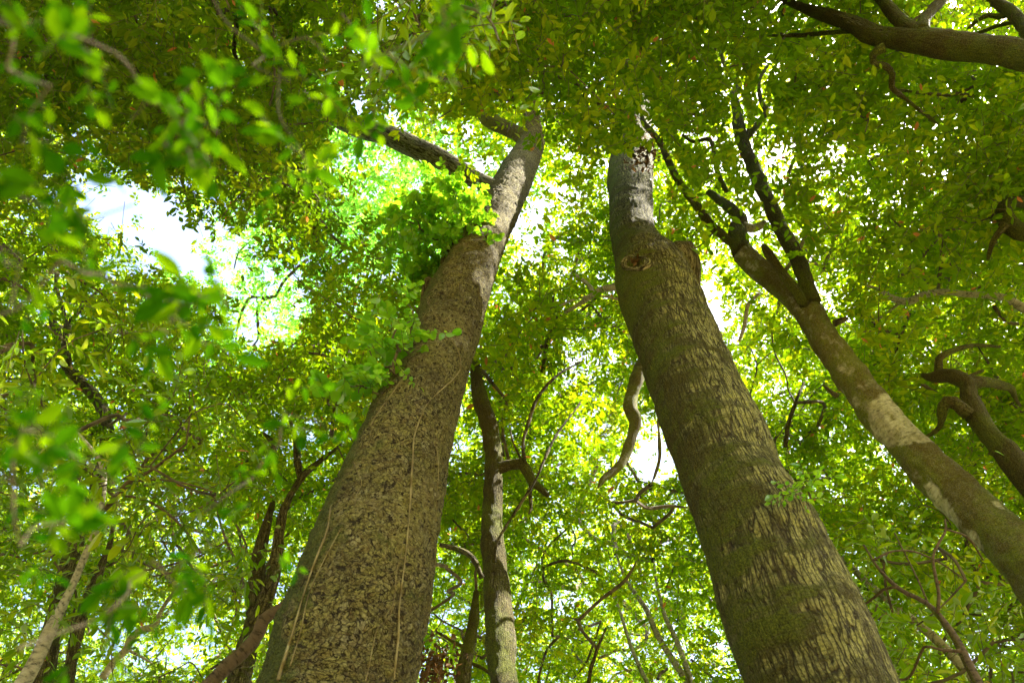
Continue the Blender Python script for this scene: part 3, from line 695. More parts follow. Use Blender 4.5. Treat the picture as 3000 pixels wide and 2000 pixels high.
t, r = simple_tree('G', 'curled_tree', 'dark tree with a curled elbow limb at the right edge, above the long pale limb', 'mossy',
    [(3080,720,56),(3020,690,54),(2970,672,50),(2945,640,44),(2940,608,38),(2965,590,34),(2998,592,30),(3040,610,24)], 6.0, 6.8, [([(2950,655,22),(2920,690,18),(2905,720,14),(2895,760,8)], 6.2, 6.4)], tuft=5000)
simple_tree('H', 'pale_limb_tree', 'tree at the right edge sending out a long thin pale limb', 'pale',
    [(3100,980,40),(3040,930,32),(2985,895,26),(2940,872,22),(2900,866,20),(2830,862,18),(2760,854,18),(2700,866,20),(2660,884,22),(2620,876,18),(2575,850,12),(2520,830,6)], 6.8, 8.0, [([(2640,885,8),(2600,915,7),(2560,945,6)], 7.8, 8)], limbkind='pale')
simple_tree('I', 'crooked_tree', 'crooked half pale trunk hanging in view just left of the fissured trunk', 'patchy',
    [(1752,1428,5),(1766,1405,16),(1795,1382,22),(1823,1352,28),(1841,1312,30),(1854,1270,29),(1862,1230,35),(1846,1192,40),(1853,1150,38),(1868,1105,40),(1885,1060,36),(1920,1000,34),(1960,940,30)], 6.6, 8.5,
    [([(1885,1080,14),(1905,1130,20),(1930,1190,18),(1950,1260,14)], 7.4, 6.6), ([(1945,1270,6),(1930,1230,8),(1932,1340,9),(1915,1400,7),(1905,1420,4)], 7, 7)], ground=False, tuft=2500, clear=False)
simple_tree('K', 'branching_sapling', 'thin brown forked sapling in the bottom right corner', 'red',
    [(2905,2100,34),(2870,2010,30),(2840,1950,28),(2818,1905,26),(2790,1855,22),(2760,1815,19),(2738,1788,17),(2700,1758,14),(2650,1735,13),(2610,1705,12),(2570,1660,9),(2530,1595,6)], 3.6, 4.6,
    [([(2746,1795,11),(2750,1740,10),(2738,1680,10),(2732,1630,9),(2752,1585,8),(2770,1550,7),(2768,1520,5)], 4.1, 4.4), ([(2625,1718,9),(2590,1725,9),(2560,1750,8),(2522,1775,6)], 4.3, 4.5), ([(2560,1640,6),(2600,1618,6),(2660,1612,6),(2740,1640,5),(2830,1700,4)], 4.4, 4.6),
     ([(2770,1550,6),(2830,1570,6),(2880,1640,5)], 4.4, 4.5), ([(2818,1905,12),(2770,1905,9),(2710,1892,8),(2690,1930,8),(2650,1990,7),(2600,1985,5)], 3.8, 4.0), ([(2720,1770,7),(2690,1700,6),(2650,1620,5),(2620,1560,4)], 4.2, 4.6)], seg=14)
simple_tree('L', 'pale_slim_tree', 'slim pale-barked tree rising from the bottom left corner', 'pale',
    [(20,2080,56),(72,2000,48),(112,1925,42),(150,1838,36),(182,1775,26),(214,1708,22),(250,1626,20),(280,1560,19),(299,1478,16),(303,1380,14),(290,1345,12),(255,1300,10),(225,1265,7)], 5.0, 6.2,
    [([(300,1500,12),(335,1462,16),(380,1410,13),(430,1385,10),(500,1335,8),(545,1300,6)], 5.8, 5.6), ([(370,1452,8),(420,1462,8),(480,1495,7),(540,1550,6),(590,1620,5)], 5.7, 5.5), ([(400,1408,6),(470,1405,6),(560,1420,5),(660,1455,4)], 5.6, 5.4), ([(275,1550,7),(250,1490,6),(232,1400,5)], 5.9, 6)], seg=20, limbkind='red')
simple_tree('M', 'reddish_tree', 'bare reddish-brown tree curving up behind the flaky trunk at the bottom', 'red',
    [(540,2080,46),(612,2000,43),(665,1948,42),(728,1892,40),(758,1855,40),(775,1815,38),(800,1795,34),(835,1775,32),(862,1735,30),(890,1690,26),(930,1620,22)], 4.6, 5.4, seg=26)
simple_tree('N', 'twin_mossy_tree', 'dark mossy tree forking into two stems, left of the flaky trunk near the bottom', 'dark',
    [(690,2060,62),(700,2000,60),(722,1905,58),(742,1830,52),(748,1750,48),(754,1660,44),(770,1580,36),(785,1520,26),(800,1470,16)], 6.4, 8.6,
    [([(744,1835,46),(775,1760,44),(800,1690,40),(815,1610,34),(822,1545,28),(838,1480,22),(858,1440,18),(900,1380,20),(950,1340,14),(990,1310,8)], 7.2, 8.8), ([(880,1400,16),(872,1350,22),(868,1300,18),(850,1230,8)], 8.5, 9), ([(905,1375,10),(935,1350,8),(1000,1300,6)], 8.6, 9.2)], tuft=9000, seg=30)
simple_tree('O', 'dark_ivy_tree', 'thin dark leaning tree overgrown with creeper, second from the bottom left corner', 'dark',
    [(180,2070,40),(194,2000,38),(222,1870,34),(250,1768,34),(278,1705,28),(300,1650,22),(320,1600,16),(330,1540,8)], 6.4, 7.6, tuft=3500)
simple_tree('Pp', 'grey_limb_tree', 'broken grey and white limb low on the left, half hidden by leaves', 'pale',
    [(300,1985,24),(345,1925,20),(372,1900,22),(385,1870,22),(410,1848,22),(455,1832,20),(470,1795,13),(490,1760,12),(525,1720,12),(560,1692,8)], 9.5, 10.5, [([(375,1902,9),(410,1920,8),(450,1945,5)], 9.5, 9.6), ([(355,1660,8),(400,1655,10),(440,1640,9)], 10, 10.4)], ground=False)
simple_tree('Q', 'forked_crown_tree', 'forked dark-stemmed tree high on the left below the open sky', 'dark',
    [(290,1180,34),(235,1115,32),(195,1070,30),(178,1030,28),(165,985,26),(152,940,22),(148,910,16),(120,900,8)], 10.5, 12,
    [([(200,1060,18),(192,1000,14),(192,940,13),(178,885,11),(166,845,10),(163,800,7)], 11, 12), ([(192,970,13),(215,930,12),(240,905,11),(268,870,10),(295,845,8)], 11.5, 12), ([(218,925,9),(238,895,9),(242,850,10),(240,815,6)], 11.6, 12.2), ([(205,935,12),(235,950,13),(248,990,12),(245,1010,8)], 11.5, 11.4), ([(140,915,7),(90,930,6),(40,970,4)], 11.8, 12)], seg=20)
simple_tree('Ra', 'far_slim_tree', 'far slim mottled tree beside the lower left edge of the fissured trunk, leftmost but one', 'pale',
    [(2040,2050,24),(2000,1979,22),(1955,1910,19),(1920,1850,17),(1893,1785,15),(1857,1733,13),(1835,1700,10),(1818,1660,8),(1805,1620,5)], 9.5, 11.5, seg=14)
simple_tree('Rb', 'far_slim_tree', 'far slim straight pale tree nearest the lower left edge of the fissured trunk', 'pale',
    [(2030,2010,18),(2000,1925,17),(1978,1867,15),(1951,1813,13),(1932,1750,11),(1920,1690,8),(1915,1640,5)], 9.5, 11.5, seg=14)
simple_tree('Rc', 'far_slim_tree', 'far slim dark and pale tree, the leftmost one left of the fissured trunk base', 'pale',
    [(1912,2050,14),(1895,1996,13),(1870,1945,12),(1848,1890,11),(1832,1840,10),(1815,1785,9),(1795,1740,5)], 9.5, 11.5, seg=14)
simple_tree('U', 'slanting_pale_tree', 'pale slanting trunk seen through leaves right of the fissured trunk base', 'pale',
    [(2850,1990,30),(2780,1910,28),(2714,1848,26),(2650,1797,24),(2600,1755,22),(2549,1715,20),(2491,1657,17),(2437,1608,14),(2400,1560,8)], 8.0, 10, [([(2640,1790,12),(2600,1800,10),(2545,1815,8)], 8.8, 8.9)], seg=18)
simple_tree('Ss', 'shaded_mossy_tree', 'mossy trunk low between the flaky trunk and the slender mossy one', 'mossy',
    [(1350,2070,48),(1356,2000,46),(1364,1930,44),(1378,1860,40),(1390,1790,28),(1395,1730,14)], 7.5, 8.6, [([(1375,1900,14),(1330,1880,10),(1280,1850,6)], 8, 8.2), ([(1360,1935,12),(1420,1960,10),(1460,1995,8)], 8, 7.8)], tuft=3500)
simple_tree('Tt', 'spreading_tree', 'shade tree with a brown limb and dense dark leaves across the upper left', 'dark',
    [(560,-140,44),(596,-60,32),(620,0,28),(645,28,27),(690,50,26),(735,76,18),(765,105,12),(800,150,7)], 8.0, 9.2, [([(695,60,14),(690,110,14),(686,150,14),(700,185,9),(730,230,5)], 8.8, 9.1), ([(730,330,8),(752,375,9),(790,400,8),(840,420,5)], 9.3, 9.5), ([(755,380,6),(740,440,6),(700,490,4)], 9.4, 9.6)], ground=False, seg=18)
simple_tree('Za', 'far_pale_tree', 'far sunlit tree with airy pale green leaves in the sky gap at the left', 'dark',
    [(900,760,9),(860,795,9),(830,825,9),(805,868,8),(765,872,9),(735,870,9),(712,905,8),(698,950,7),(690,1000,4)], 22, 24, [([(800,868,10),(770,880,10),(757,900,9),(756,950,8),(757,990,6),(735,1020,4)], 22.5, 23.5), ([(735,705,4),(700,740,5),(685,790,3)], 23, 24)], ground=False, seg=10)
simple_tree('Zb', 'far_pale_tree', 'far sunlit tree with bright green leaves behind the flaky trunk\'s long left limb', 'dark',
    [(1290,590,14),(1225,602,12),(1185,620,11),(1165,650,9),(1140,690,8),(1115,730,5)], 20, 23, [([(1180,622,8),(1140,612,6),(1085,625,4)], 21, 22)], ground=False, seg=10)
simple_tree('V', 'drooping_tree', 'tree with large drooping leaves hanging across the top centre', 'dark',
    [(1200,-150,30),(1225,-60,22),(1235,0,16),(1228,50,13),(1215,95,13),(1170,125,11),(1120,150,7)], 7.4, 8.4, [([(1420,40,7),(1440,100,8),(1458,140,8),(1480,180,5)], 7.4, 7.8), ([(1200,110,7),(1240,170,7),(1290,210,5)], 8, 7.8), ([(1600,230,7),(1680,270,9),(1760,310,9),(1800,360,9),(1830,420,10),(1860,460,10)], 8, 8.4)], ground=False, seg=12)
simple_tree('X', 'edge_tree', 'leafy tree filling the upper left corner, a grey stem at its edge', 'dark',
    [(-80,140,30),(-20,60,26),(30,-20,24),(60,10,22),(66,50,20),(74,85,12)], 7.5, 8.2, [([(0,90,9),(30,130,8),(60,170,6)], 7.8, 8), ([(60,250,14),(110,240,18),(150,225,16),(190,235,8)], 8.5, 8.6)], ground=False, seg=14)
# crowns of trees whose stems stay hidden among the leaves
for key, label, x, y, z in (('h1','tree crown of small leaves behind the big leaning mossy trunk',2450,700,14), ('h2','tall crown in the right background above the gnarled tree',2750,800,16), ('h3','sunlit crown low behind the slender mossy tree',1550,1700,15),
        ('h4','golden sunlit crown glimpsed at the bottom left behind the dark creeper tree',350,1850,17), ('h5','high crown showing through the top left foliage',600,250,19), ('h6','high crown between the thick trunks with clear sky beneath it',1680,800,16),
        ('h7','yellow-lit crown high at the top right behind the level mossy trunk',2780,60,18), ('h8','background crown right of the fissured trunk near the bottom',2350,1450,14), ('h9','background crown in the bottom right corner',2800,1700,15), ('h0','background crown left of the flaky trunk at mid height',850,1200,16), ('hA','airy high crown round the two small sky gaps at upper right',2350,420,18)):
    t = Tree(key, 'background_tree', label, group='trees of the far canopy'); t.base(P(x, y, z)); t.start = [P(x, y, z)]
    o, *_ = make_wood(t.root, 'limb', pxrow([(x - 40, y + 90, 12, z), (x - 20, y + 40, 10, z), (x, y, 8, z), (x + 25, y - 50, 5, z + .3)]), 'dark', .06, 8, len(TREES))
for key, label, x, y, z in (('m1','close leafy tree filling the left edge at mid height, large shaded leaves',-60,1150,5.6), ('m2','dense green tree just left of the flaky trunk at mid height',1000,1150,8.6), ('m3','green leafy tree between the two thick trunks at mid height',1620,960,8.6),
        ('m4','leafy tree right of the leaning mossy trunk',2640,980,8.2), ('m5','leafy tree in the gap between fissured trunk and leaning trunk',2330,1180,8.6), ('m6','bush of mid-sized leaves along the bottom centre right',1750,1900,8), ('m7','leafy tree at the left with a hanging fringe of dark leaves around the sky gap',950,560,9.2)):
    t = Tree(key, 'leafy_tree', label, group='leafy trees of the lower canopy'); t.base(P(x, y, z)); t.start = [P(x, y, z)]
    o, *_ = make_wood(t.root, 'limb', pxrow([(x - 30, y + 130, 14, z), (x - 20, y + 60, 12, z), (x, y, 10, z), (x + 25, y - 60, 7, z + .3)]), 'dark', .05, 8, len(TREES))

# ------------------------------------------------------------------ foliage: twigs gathered in clumps, each clump owned by the tree nearest to it
OWN = {
 0: [('V',1250,200),('V',1600,150),('Tt',550,150),('Tt',800,330),('X',120,200),('m7',950,620),('m7',700,430),('C',2130,300),('C',2000,620),('C',2200,560),('E',2600,60),('E',2450,230),('EE',2880,40),('E',2750,350),('G',2920,520),('H',2750,820),('H',2950,850),('F',2780,1100),('m4',2600,1000),
     ('m5',2300,1200),('m5',2180,1000),('K',2800,1900),('U',2500,1700),('m3',1640,950),('m3',1750,1100),('D',1500,1180),('m2',1000,1050),('m2',900,950),('m1',100,1100),('Q',180,850),('Q',350,950),('L',300,1400),('O',150,1700),('N',850,1500),('N',650,1700),('M',600,1900),('Ss',1370,1800),('m6',1750,1850),('I',1900,1250),('m0',0,0)][:-1],
 1: [('B',1850,150),('A',1600,250),('A',1350,300),('Zb',1180,560),('Za',700,880),('h5',600,200),('h5',250,250),('Q',250,900),('h0',850,1250),('h4',350,1850),('Pp',550,1750),('h3',1550,1650),('Ra',1820,1800),('Rb',1950,1600),('h6',1650,850),('h8',2350,1400),('h9',2800,1750),('hA',2350,450),('h1',2450,750),('h2',2780,850),('h7',2780,100),('h2',2900,1300),('Rc',1750,1950),('h3',1350,1850)],
 2: [('L',350,1400),('m1',80,1300),('m1',50,1000),('D',1620,1350),('D',1400,1150),('D',1350,1700),('K',2700,1800),('K',2900,1600),('E',2350,120),('N',600,1650),('O',100,1800),('C',2350,1700),('G',2950,700),('V',1300,150),('m5',2350,1350),('X',80,150)],
}
SPEC = [  # height range, clumps tried, clump radius, twigs, leaves, leaf size, width
 dict(h=(6.6, 11.0), n=3500, cr=.40, tw=18, nl=11, leaf=.090, wd=.40, mp=MID, g=0),
 dict(h=(15.0, 25.0), n=6200, cr=.95, tw=14, nl=11, leaf=.128, wd=.48, mp=HIGH, g=1),
 dict(h=(3.6, 5.4), n=1700, cr=.26, tw=7, nl=9, leaf=.092, wd=.38, mp=NEAR, g=0),
]
MATOF = {0: 'mid', 1: 'far', 2: 'mid'}
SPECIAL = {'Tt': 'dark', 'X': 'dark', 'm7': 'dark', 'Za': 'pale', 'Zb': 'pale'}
def blocked(px, py, z, rng):
    m = np.zeros(len(px), bool)
    for rows, k, ymin, *mg in BLOCK:
        mg = mg[0] if mg else 45
        a = np.array(rows); lim = a[:, 2].max() / 2 + mg
        cand = np.nonzero((px > a[:, 0].min() - lim) & (px < a[:, 0].max() + lim) & (py > max(ymin, a[:, 1].min() - lim)) & (py < a[:, 1].max() + lim) & (z < a[:, 3].max() + .3))[0]
        if not len(cand): continue
        PX, PY, ZZ = px[cand], py[cand], z[cand]
        best = np.full(len(cand), 9e9); bw = np.zeros(len(cand)); bz = np.zeros(len(cand))
        for i in range(len(a) - 1):
            p, q = a[i], a[i + 1]; dx, dy = q[0] - p[0], q[1] - p[1]; t = np.clip(((PX - p[0]) * dx + (PY - p[1]) * dy) / (dx * dx + dy * dy), 0, 1)
            d = np.hypot(PX - p[0] - t * dx, PY - p[1] - t * dy); u_ = d < best
            best[u_] = d[u_]; bw[u_] = (p[2] + t * (q[2] - p[2]))[u_]; bz[u_] = (p[3] + t * (q[3] - p[3]))[u_]
        m[cand] |= (best < bw * .5 + mg) & (ZZ < bz + .3) & (PY > ymin + (vnoise(np.stack([PX / 40, PY / 40, PX * 0], 1), 31) * 80 if ymin > 0 else 0)) & (rng.uniform(0, 1, len(cand)) < k)
    return m
for li, sp_ in enumerate(SPEC):
    rng = np.random.default_rng(100 + li)
    n = sp_['n']; px = rng.uniform(-450, 3450, n); py = rng.uniform(-420, 2320, n); h = rng.uniform(*sp_['h'], n)
    dens = grid(sp_['mp'], px, py)
    keep = rng.uniform(0, 1, n) < dens; keep &= gapf(px, py, sp_['g'], rng.uniform(-.05, .15, n)) < rng.uniform(.15, 1, n)
    px, py, h = px[keep], py[keep], h[keep]; C0 = PH(px, py, h)
    if li != 1 or True:
        k2 = ~in_shaft(C0); C0, px, py = C0[k2], px[k2], py[k2]
    seeds = OWN[li]; sx = np.array([s_[1] for s_ in seeds], float); sy = np.array([s_[2] for s_ in seeds], float)
    own = ((px[:, None] - sx) ** 2 + (py[:, None] - sy) ** 2).argmin(1)
    nt_ = sp_['tw']; cr = sp_['cr'] * rng.uniform(.7, 1.35, len(C0))
    off = rng.normal(0, 1, (len(C0), nt_, 3)) * np.array([1, 1, .45]) * cr[:, None, None] * .62
    org = (C0[:, None] + off).reshape(-1, 3); ow = np.repeat(own, nt_)
    pos, ld, nn, sz, (a_, b_) = twig_leaves(org, rng, sp_['leaf'], sp_['wd'], nl=sp_['nl'])
    if li == 1: sz = sz * np.repeat(np.clip((a_[:, 2]) / 19, .8, 1.3), sp_['nl'])
    qx, qy = proj(pos + ld * sz[:, None] * .5); z_ = -((pos - CAM) @ R)[:, 2]
    jit = vnoise(np.c_[qx / 45, qy / 45, np.full(len(qx), li * 5.)], 9) * .34 + vnoise(np.c_[qx / 16, qy / 16, np.full(len(qx), li * 3.)], 19) * .16
    bad = gapf(qx, qy, sp_['g'], jit) > np.repeat(rng.uniform(.68, 1.0, len(a_)), sp_['nl'])
    bad |= blocked(qx, qy, z_, rng)
    bad |= in_shaft(pos) & (rng.uniform(0, 1, len(pos)) < .8)
    tj = np.repeat(np.arange(len(a_)), sp_['nl'])
    # tints run in clumps as well as leaf by leaf
    tc_ = np.repeat(np.repeat(rng.uniform(0, 1, len(C0)), nt_), sp_['nl'])
    tint = np.clip(tc_ * .45 + rng.uniform(0, 1, len(pos)) * .52, 0, .97); rust = rng.uniform(0, 1, len(pos)) < (.006 if li == 0 else .002); tint[rust] = 1
    badt = blocked(*proj(a_), -((a_ - CAM) @ R)[:, 2], rng) | blocked(*proj(b_), -((b_ - CAM) @ R)[:, 2], rng) | (gapf(*proj(b_), sp_['g'], 0) > .85)
    for key in {s_[0] for s_ in seeds}:
        ids = [i for i, s_ in enumerate(seeds) if s_[0] == key]
        sel = np.isin(ow, ids); sl_leaf = np.repeat(sel, sp_['nl']) & ~bad; st_ = sel & ~badt
        if sl_leaf.sum() < 700: continue
        T = TREES[key]; cc = C0[np.isin(own, ids)]
        T.tw.append((pos[sl_leaf], ld[sl_leaf], nn[sl_leaf], sz[sl_leaf], tint[sl_leaf], a_[st_], b_[st_], sp_['wd'], li, cc))
tot = 0
for key in sorted(TREES):
    T = TREES[key]
    if not T.tw: continue
    rng = np.random.default_rng(len(key) * 31 + ord(key[-1]))
    for k, (pos, ld, nn, sz, tint, a_, b_, wd, li, cc) in enumerate(T.tw):
        # branches run from the wood to the clumps
        near_ = [p for p in T.start]
        c_ = cc if li != 1 else cc[::2]
        tub = []
        if len(c_):
            tub = skeleton(near_, c_, rng, step=.3 if li != 1 else .8, rmin=.004 if li != 1 else .008, rmax=(.022 if li == 0 else .05 if li == 1 else .012))
            good = []
            for V, Q in tub:
                x_, y_ = proj(V); z_ = -((V - CAM) @ R)[:, 2]
                b1 = blocked(x_, y_, z_, np.random.default_rng(0)).mean(); g1 = (gapf(x_, y_, 0, 0) > .8).mean()
                if b1 < .12 and g1 < .3 and z_.min() > 1: good.append((V, Q))
            tub = good
        segs = (a_, b_, np.full(len(a_), .0032 if li != 1 else .006))
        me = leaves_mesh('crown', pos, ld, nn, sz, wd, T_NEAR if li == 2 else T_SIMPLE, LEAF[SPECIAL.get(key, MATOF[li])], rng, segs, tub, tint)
        o = link('crown' if k == 0 else 'leafy_boughs', me, T.root); tot += len(pos)
print('leaves', tot)

# ------------------------------------------------------------------ unseen foliage beyond the edges of the view, added to shade the scene
rng = np.random.default_rng(500)
def outside(p, m=330):
    c = (p - CAM) @ R; z = -c[:, 2]; zz = np.where(z > .1, z, 1)
    x, y = 1500 + F * c[:, 0] / zz, 1000 - F * c[:, 1] / zz
    return (z < .1) | (x < -m) | (x > 3000 + m) | (y < -m) | (y > 2000 + m)
n = 3600; a = rng.uniform(0, 2 * np.pi, n); q = 24 * np.sqrt(rng.uniform(.01, 1, n)); c1 = np.stack([q * np.cos(a), q * np.sin(a), rng.uniform(7, 18, n)], 1)
n = 2200; a = rng.uniform(0, 2 * np.pi, n); q = rng.uniform(13, 24, n); c2 = np.stack([q * np.cos(a), q * np.sin(a), rng.uniform(.5, 14, n)], 1)
cs = np.vstack([c1, c2]); cs = cs[outside(cs)]; cs = cs[~((cs[:, 1] < 1) & (rng.uniform(0, 1, len(cs)) < .55))]  # thinned behind the camera to let light reach the leaf undersides
v = cs - P(1500, 1000, 9); t_ = v @ sd; dd = np.linalg.norm(v - t_[:, None] * sd, axis=1); cs = cs[~((t_ > 0) & (dd < 6) & (rng.uniform(0, 1, len(cs)) < .25)) & ~in_shaft(cs)]
org = (cs[:, None] + rng.normal(0, .75, (len(cs), 5, 3)) * [1, 1, .6]).reshape(-1, 3)
pos, ld, nn, sz, _ = twig_leaves(org, rng, .25, .5, nl=8, tlen=5)
k = outside(pos, 150) & ~in_shaft(pos); me = leaves_mesh('unseen_shade_foliage', pos[k], ld[k], nn[k], sz[k], .5, T_SIMPLE, LEAF['mid'], rng); me.materials.pop(index=1)
tag(link('unseen_shade_foliage', me, None), 'mass of green forest foliage out of view, added to shade the trees', 'forest', kind='stuff')

# ------------------------------------------------------------------ climbers and small plants on the trunks
def plant(name, label, cat, base, clumps, leaf, width, tmpl, mat, rng, woody=(), nl=9, tw=8, wm=None, droop=.25):
    root = empty(name, base, label, cat)
    A = [P(x, y, z) + rng.normal(0, 1, (tw, 3)) * np.array([rx, rx, ry]) for x, y, z, rx, ry in clumps]
    org = np.vstack(A)
    pos, ld, nn, sz, (a_, b_) = twig_leaves(org, rng, leaf, width, nl=nl, tlen=3.2, droop=droop)
    tub = skeleton([np.array(base, float)], np.array([P(x, y, z) for x, y, z, *_ in clumps]), rng, .12, .003, .012)
    me = leaves_mesh('foliage', pos, ld, nn, sz, width, tmpl, mat, rng, (a_, b_, np.full(len(a_), .0025)), tub)
    link('foliage', me, root)
    for rows in woody: make_wood(root, 'stem', pxrow(rows), 'red', .02, 12, 5, mat=wm)
    return root
rng = np.random.default_rng(77)
cl = []
for k in range(46):
    a = rng.uniform(0, 2 * np.pi); q = math.sqrt(rng.uniform(0, 1)); cl.append((1278 + 145 * q * math.cos(a), 632 + 88 * q * math.sin(a) , rng.uniform(7.0, 8.0), .10, .08))
for k in range(14): cl.append((rng.uniform(1190, 1290), rng.uniform(700, 830), 7.5, .09, .08))
plant('epiphyte_shrub', 'bright green round-leaved shrub growing out of the flaky trunk\'s left side', 'shrub', P(1335, 745, 7.6), cl, .060, .70, T_ROUND, LEAF['fresh'], rng,
      woody=[[(1345,712,26,7.4),(1318,728,22,7.3),(1306,752,20,7.2),(1300,772,18,7.2),(1312,795,16,7.2)], [(1340,740,16,7.4),(1318,752,16,7.4),(1308,762,12,7.4)], [(1272,828,18,6.8),(1255,818,18,6.8),(1245,840,16,6.8),(1238,880,15,6.7),(1236,905,12,6.7)]], nl=10, tw=6, wm=BARK['dark'])
cl = [(x + rng.normal(0, 18), y + rng.normal(0, 18), z, .06, .06) for x, y, z in ((1200,890,5.2),(1170,930,5.1),(1140,960,5.1),(1190,970,5),(1150,1010,5),(1120,1040,4.9),(1160,1050,4.9),(1090,1080,4.9),(1140,1090,4.8),(1050,1130,4.8),(1100,1150,4.7),(1040,1160,4.7),(1010,1120,4.8),(1180,1010,5),(1210,930,5.2),(1150,1130,4.8),(1080,1040,5))]
plant('climbing_plant', 'light green creeper with broad oval leaves hanging at the flaky trunk\'s left edge', 'creeper', P(1170, 1110, 4.9), cl, .068, .66, T_ROUND, LEAF['fresh'], rng, nl=8, tw=3)
cl = [(2335,1420,3.8,.03,.03),(2350,1450,3.8,.03,.03),(2320,1435,3.8,.03,.03),(2345,1405,3.8,.03,.03),(2365,1430,3.8,.03,.03)]
plant('small_epiphyte', 'small bright leaf sprig on the right edge of the fissured trunk', 'sprig', P(2372, 1452, 3.95), cl, .045, .5, T_NEAR, LEAF['fresh'], rng, nl=6, tw=3)

# healed scar on the burled tree's shoulder
bvB = BVHTree.FromPolygons([tuple(v) for v in VB], [tuple(int(i) for i in q) for q in QB])
ring = []
for k in range(17):
    a = k / 16 * 2 * np.pi; x, y = 1864 + (34 + 5 * math.sin(3 * a)) * math.cos(a), 772 + (20 + 3 * math.cos(2 * a)) * math.sin(a)
    d = ray(x, y); d /= np.linalg.norm(d); h = bvB.ray_cast(Vector(CAM.tolist()), Vector(d.tolist()))
    if h[0] is not None: ring.append([*(np.array(h[0]) - d * .008), .030 + .012 * math.sin(a * 2 + 1)])
kn, *_ = make_wood(tb.root, 'knot', ring, 'stub', .02, 12, 88)
d = ray(1862, 768); d /= np.linalg.norm(d); h = bvB.ray_cast(Vector(CAM.tolist()), Vector(d.tolist()))
hp = np.array(h[0]); clump_leaves(hp, 60, .022, .05, DRY, 'dark_hollow_fill', kn, RNG).location = (0, 0, 0)  # dark clump inside the knot ring, stands in for the shade of the hole

bvA = BVHTree.FromPolygons([tuple(v) for v in VA], [tuple(int(i) for i in q) for q in QA])
def on_trunk(x, y, lift=.006, bv=bvA):
    d = ray(x, y); d = d / np.linalg.norm(d); h = bv.ray_cast(Vector(CAM.tolist()), Vector(d.tolist()))
    if h[0] is None: return None
    return np.array(h[0]) - d * lift
VN = [('long brown vine snaking up the middle of the flaky trunk', [(1252,884),(1283,935),(1314,985),(1342,1028),(1350,1072),(1330,1108),(1300,1135),(1262,1170),(1240,1205),(1218,1260),(1210,1340),(1203,1450),(1195,1560),(1185,1660),(1172,1770),(1166,1880),(1155,1990)], .010),
      ('thin vine with a fork near the flaky trunk\'s right side', [(1240,1215),(1268,1260),(1280,1320),(1284,1390),(1280,1460),(1276,1530)], .005),
      ('yellowish vine down the left edge of the flaky trunk', [(1172,1118),(1150,1150),(1120,1190),(1100,1220),(1085,1250)], .010),
      ('slack grey vine near the creeper on the flaky trunk', [(1222,1000),(1215,1045),(1200,1085),(1172,1118),(1180,1145),(1204,1190)], .005),
      ('short twisted root end on the lower left of the flaky trunk', [(1037,1352),(1050,1385),(1060,1415),(1045,1450),(1040,1485)], .006),
      ('pale root strand low on the left flank of the flaky trunk', [(985,1400),(972,1480),(955,1560),(925,1640),(898,1720),(872,1800),(845,1890),(815,1990)], .011),
      ('thin yellowish root beside the pale one low on the flaky trunk', [(1000,1545),(970,1600),(930,1680),(900,1760),(880,1850),(850,1950)], .006),
      ('hair-thin vine low in the middle of the flaky trunk', [(1180,1600),(1162,1680),(1155,1760),(1140,1810),(1105,1840),(1090,1900),(1080,1960),(1072,1995)], .005)]
for label, pts, r0 in VN:
    W = [on_trunk(x, y, r0 * .7) for x, y in pts]; W = [q for q in W if q is not None]
    c = spline(np.array(W), len(W) * 8)
    fixed = []
    for q in c:
        x_, y_ = proj(q); s_ = on_trunk(float(x_), float(y_), r0 * .6); fixed.append(q if s_ is None else s_)
    c = np.array(fixed); c = c + np.stack([vnoise(c * 6 + k * 7, 5) for k in range(3)], 1) * .004
    V, Q, _, _ = tube(np.c_[c, r0 * (.52 + .28 * vnoise(c * 5, 3)) * np.linspace(.75, 1.15, len(c))], .02, 8)
    o = link('climbing_vine', quads_mesh('climbing_vine', V, Q, [VINE], smooth=True), None); tag(o, label, 'vine', 'vines on the flaky trunk')
# moss cushions along the flaky trunk's left flank
sel = (DA @ unit(-np.array(R[:, 0]) + [0, 0, .1]) > .55) & (vnoise(VA * 2.2, 91) > -.05)
moss_tufts(oA, VA, DA, 26000, .028, RNG, MOSSG, keep=sel)

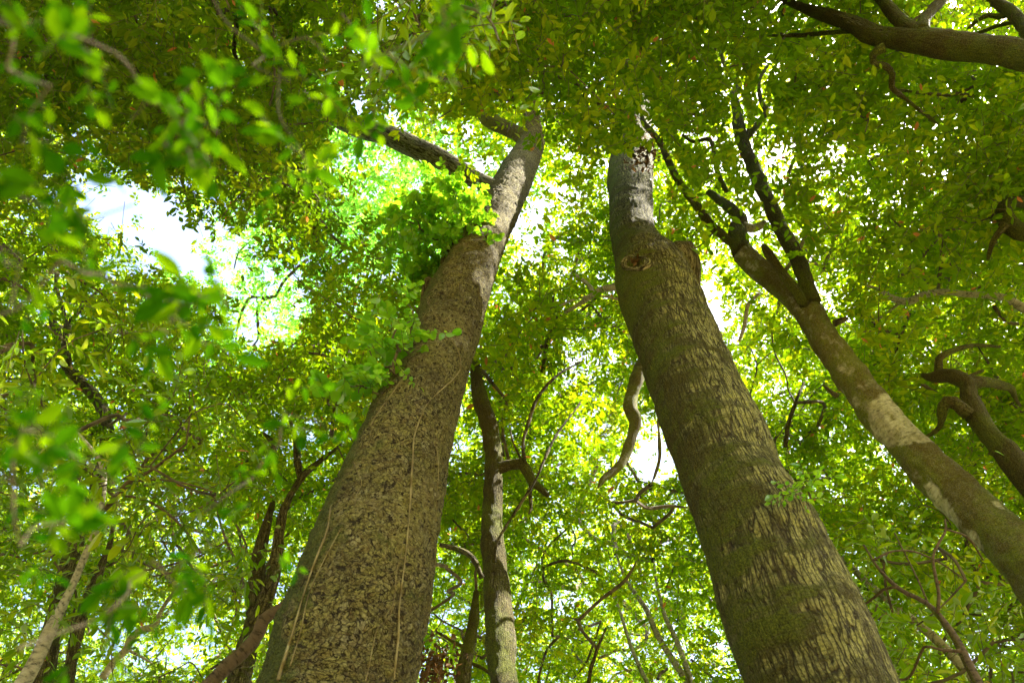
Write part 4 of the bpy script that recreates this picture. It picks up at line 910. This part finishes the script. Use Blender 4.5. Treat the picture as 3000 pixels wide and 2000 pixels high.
# ------------------------------------------------------------------ leafy branches close to the lens
FG = [('leafy branch hanging close in the upper left, its leaves lit yellow-green', [(560,330,1.35),(520,400,1.3),(480,430,1.3),(600,400,1.35),(640,360,1.4),(640,460,1.3),(560,470,1.25),(500,330,1.4),(430,300,1.35),(560,250,1.4),(600,480,1.2),(380,350,1.4)], (200,100,1.2)),
      ('leafy branch close to the lens in the top left corner', [(150,250,1.2),(230,140,1.25),(80,150,1.1),(220,210,1.2),(40,280,1.1),(120,350,1.2),(280,60,1.3),(30,60,1.1),(120,60,1.2),(60,420,1.2),(180,420,1.3),(300,160,1.3),(20,200,1.1)], (-150,50,1.1)),
      ('blurred bright sprig near the top, left of the flaky trunk\'s long limb', [(740,190,1.5),(780,230,1.5),(850,240,1.5),(700,250,1.5),(780,160,1.6),(870,200,1.6),(960,180,1.6),(900,110,1.6)], (600,-60,1.5)),
      ('blurred sprig of lit leaves hanging below the near branch, left of centre top', [(870,420,1.5),(890,480,1.4),(850,500,1.5),(900,540,1.45),(860,470,1.5)], (820,200,1.6)),
      ('soft yellow-green sprig close above the long flaky limb', [(1080,270,1.7),(1150,250,1.8),(1210,290,1.8),(1080,340,1.8),(1110,380,1.8),(1200,270,1.8)], (1000,40,1.7)),
      ('blurred dark green spray close at the top centre', [(1300,60,1.3),(1370,40,1.3),(1240,110,1.4),(1330,110,1.4),(1420,20,1.3),(1350,250,1.6),(1400,260,1.6),(1060,180,1.5),(980,210,1.5)], (1250,-160,1.3)),
      ('blurred dark sprig against the left side of the open sky', [(20,560,1.2),(80,600,1.2),(130,560,1.25),(250,560,1.4),(290,620,1.4),(390,600,1.4),(60,750,1.1),(40,850,1.1),(30,900,1.1),(270,640,1.4)], (-150,640,1.1)),
      ('blurred dark green branch across the left middle', [(560,790,1.4),(545,830,1.4),(590,870,1.3),(540,900,1.3),(480,860,1.35),(420,840,1.4),(350,780,1.4),(300,800,1.4),(620,960,1.4),(570,940,1.3),(500,950,1.3),(180,760,1.3),(600,1010,1.4),(450,940,1.4)], (-100,950,1.2)),
      ('blurred dark leaves close at the lower left edge', [(60,1190,1.1),(150,1220,1.2),(60,1260,1.1),(90,1350,1.1),(180,1290,1.2),(40,1420,1.1),(90,1500,1.1),(190,1530,1.2),(60,1600,1.1),(120,1660,1.2),(250,1350,1.3),(380,1300,1.3),(400,1250,1.3),(350,1500,1.4)], (-180,1400,1.1)),
      ('soft blurred spray crossing the lower left above the reddish tree', [(560,1680,1.4),(610,1640,1.4),(590,1700,1.4),(480,1730,1.5),(330,1780,1.4),(330,1850,1.4),(300,1900,1.4),(560,1760,1.5),(450,1640,1.5),(380,1700,1.5),(680,1560,1.6),(620,1660,1.4)], (50,1900,1.2)),
      ('blurred green sprig just left of the flaky trunk at mid height', [(960,1250,1.7),(985,1290,1.7),(830,1210,1.7),(850,1260,1.7),(740,1400,1.7),(770,1440,1.7),(930,1230,1.7),(820,1300,1.7)], (600,1500,1.6))]
for label, pts, base in FG:
    root = empty('leafy_branch', P(base[0], base[1], base[2] * .74), label, 'branch', 'leafy branches close to the lens')
    C_ = np.array([P(q[0], q[1], q[2] * .74) for q in pts]); base = (base[0], base[1], base[2] * .74); org = (C_[:, None] + rng.normal(0, .022, (len(C_), 1, 3))).reshape(-1, 3)
    pos, ld, nn, sz, (a_, b_) = twig_leaves(org, rng, .034, .50, nl=6, tlen=2.2, tilt=.5, droop=.4)
    tub = skeleton([P(*base)], C_, rng, .05, .0007, .0024)
    tub = [q for q in tub]
    me = leaves_mesh('foliage', pos, ld, nn, sz, .46, T_NEAR, LEAF['front'], rng, (a_, b_, np.full(len(a_), .0010)), tub)
    link('foliage', me, root)
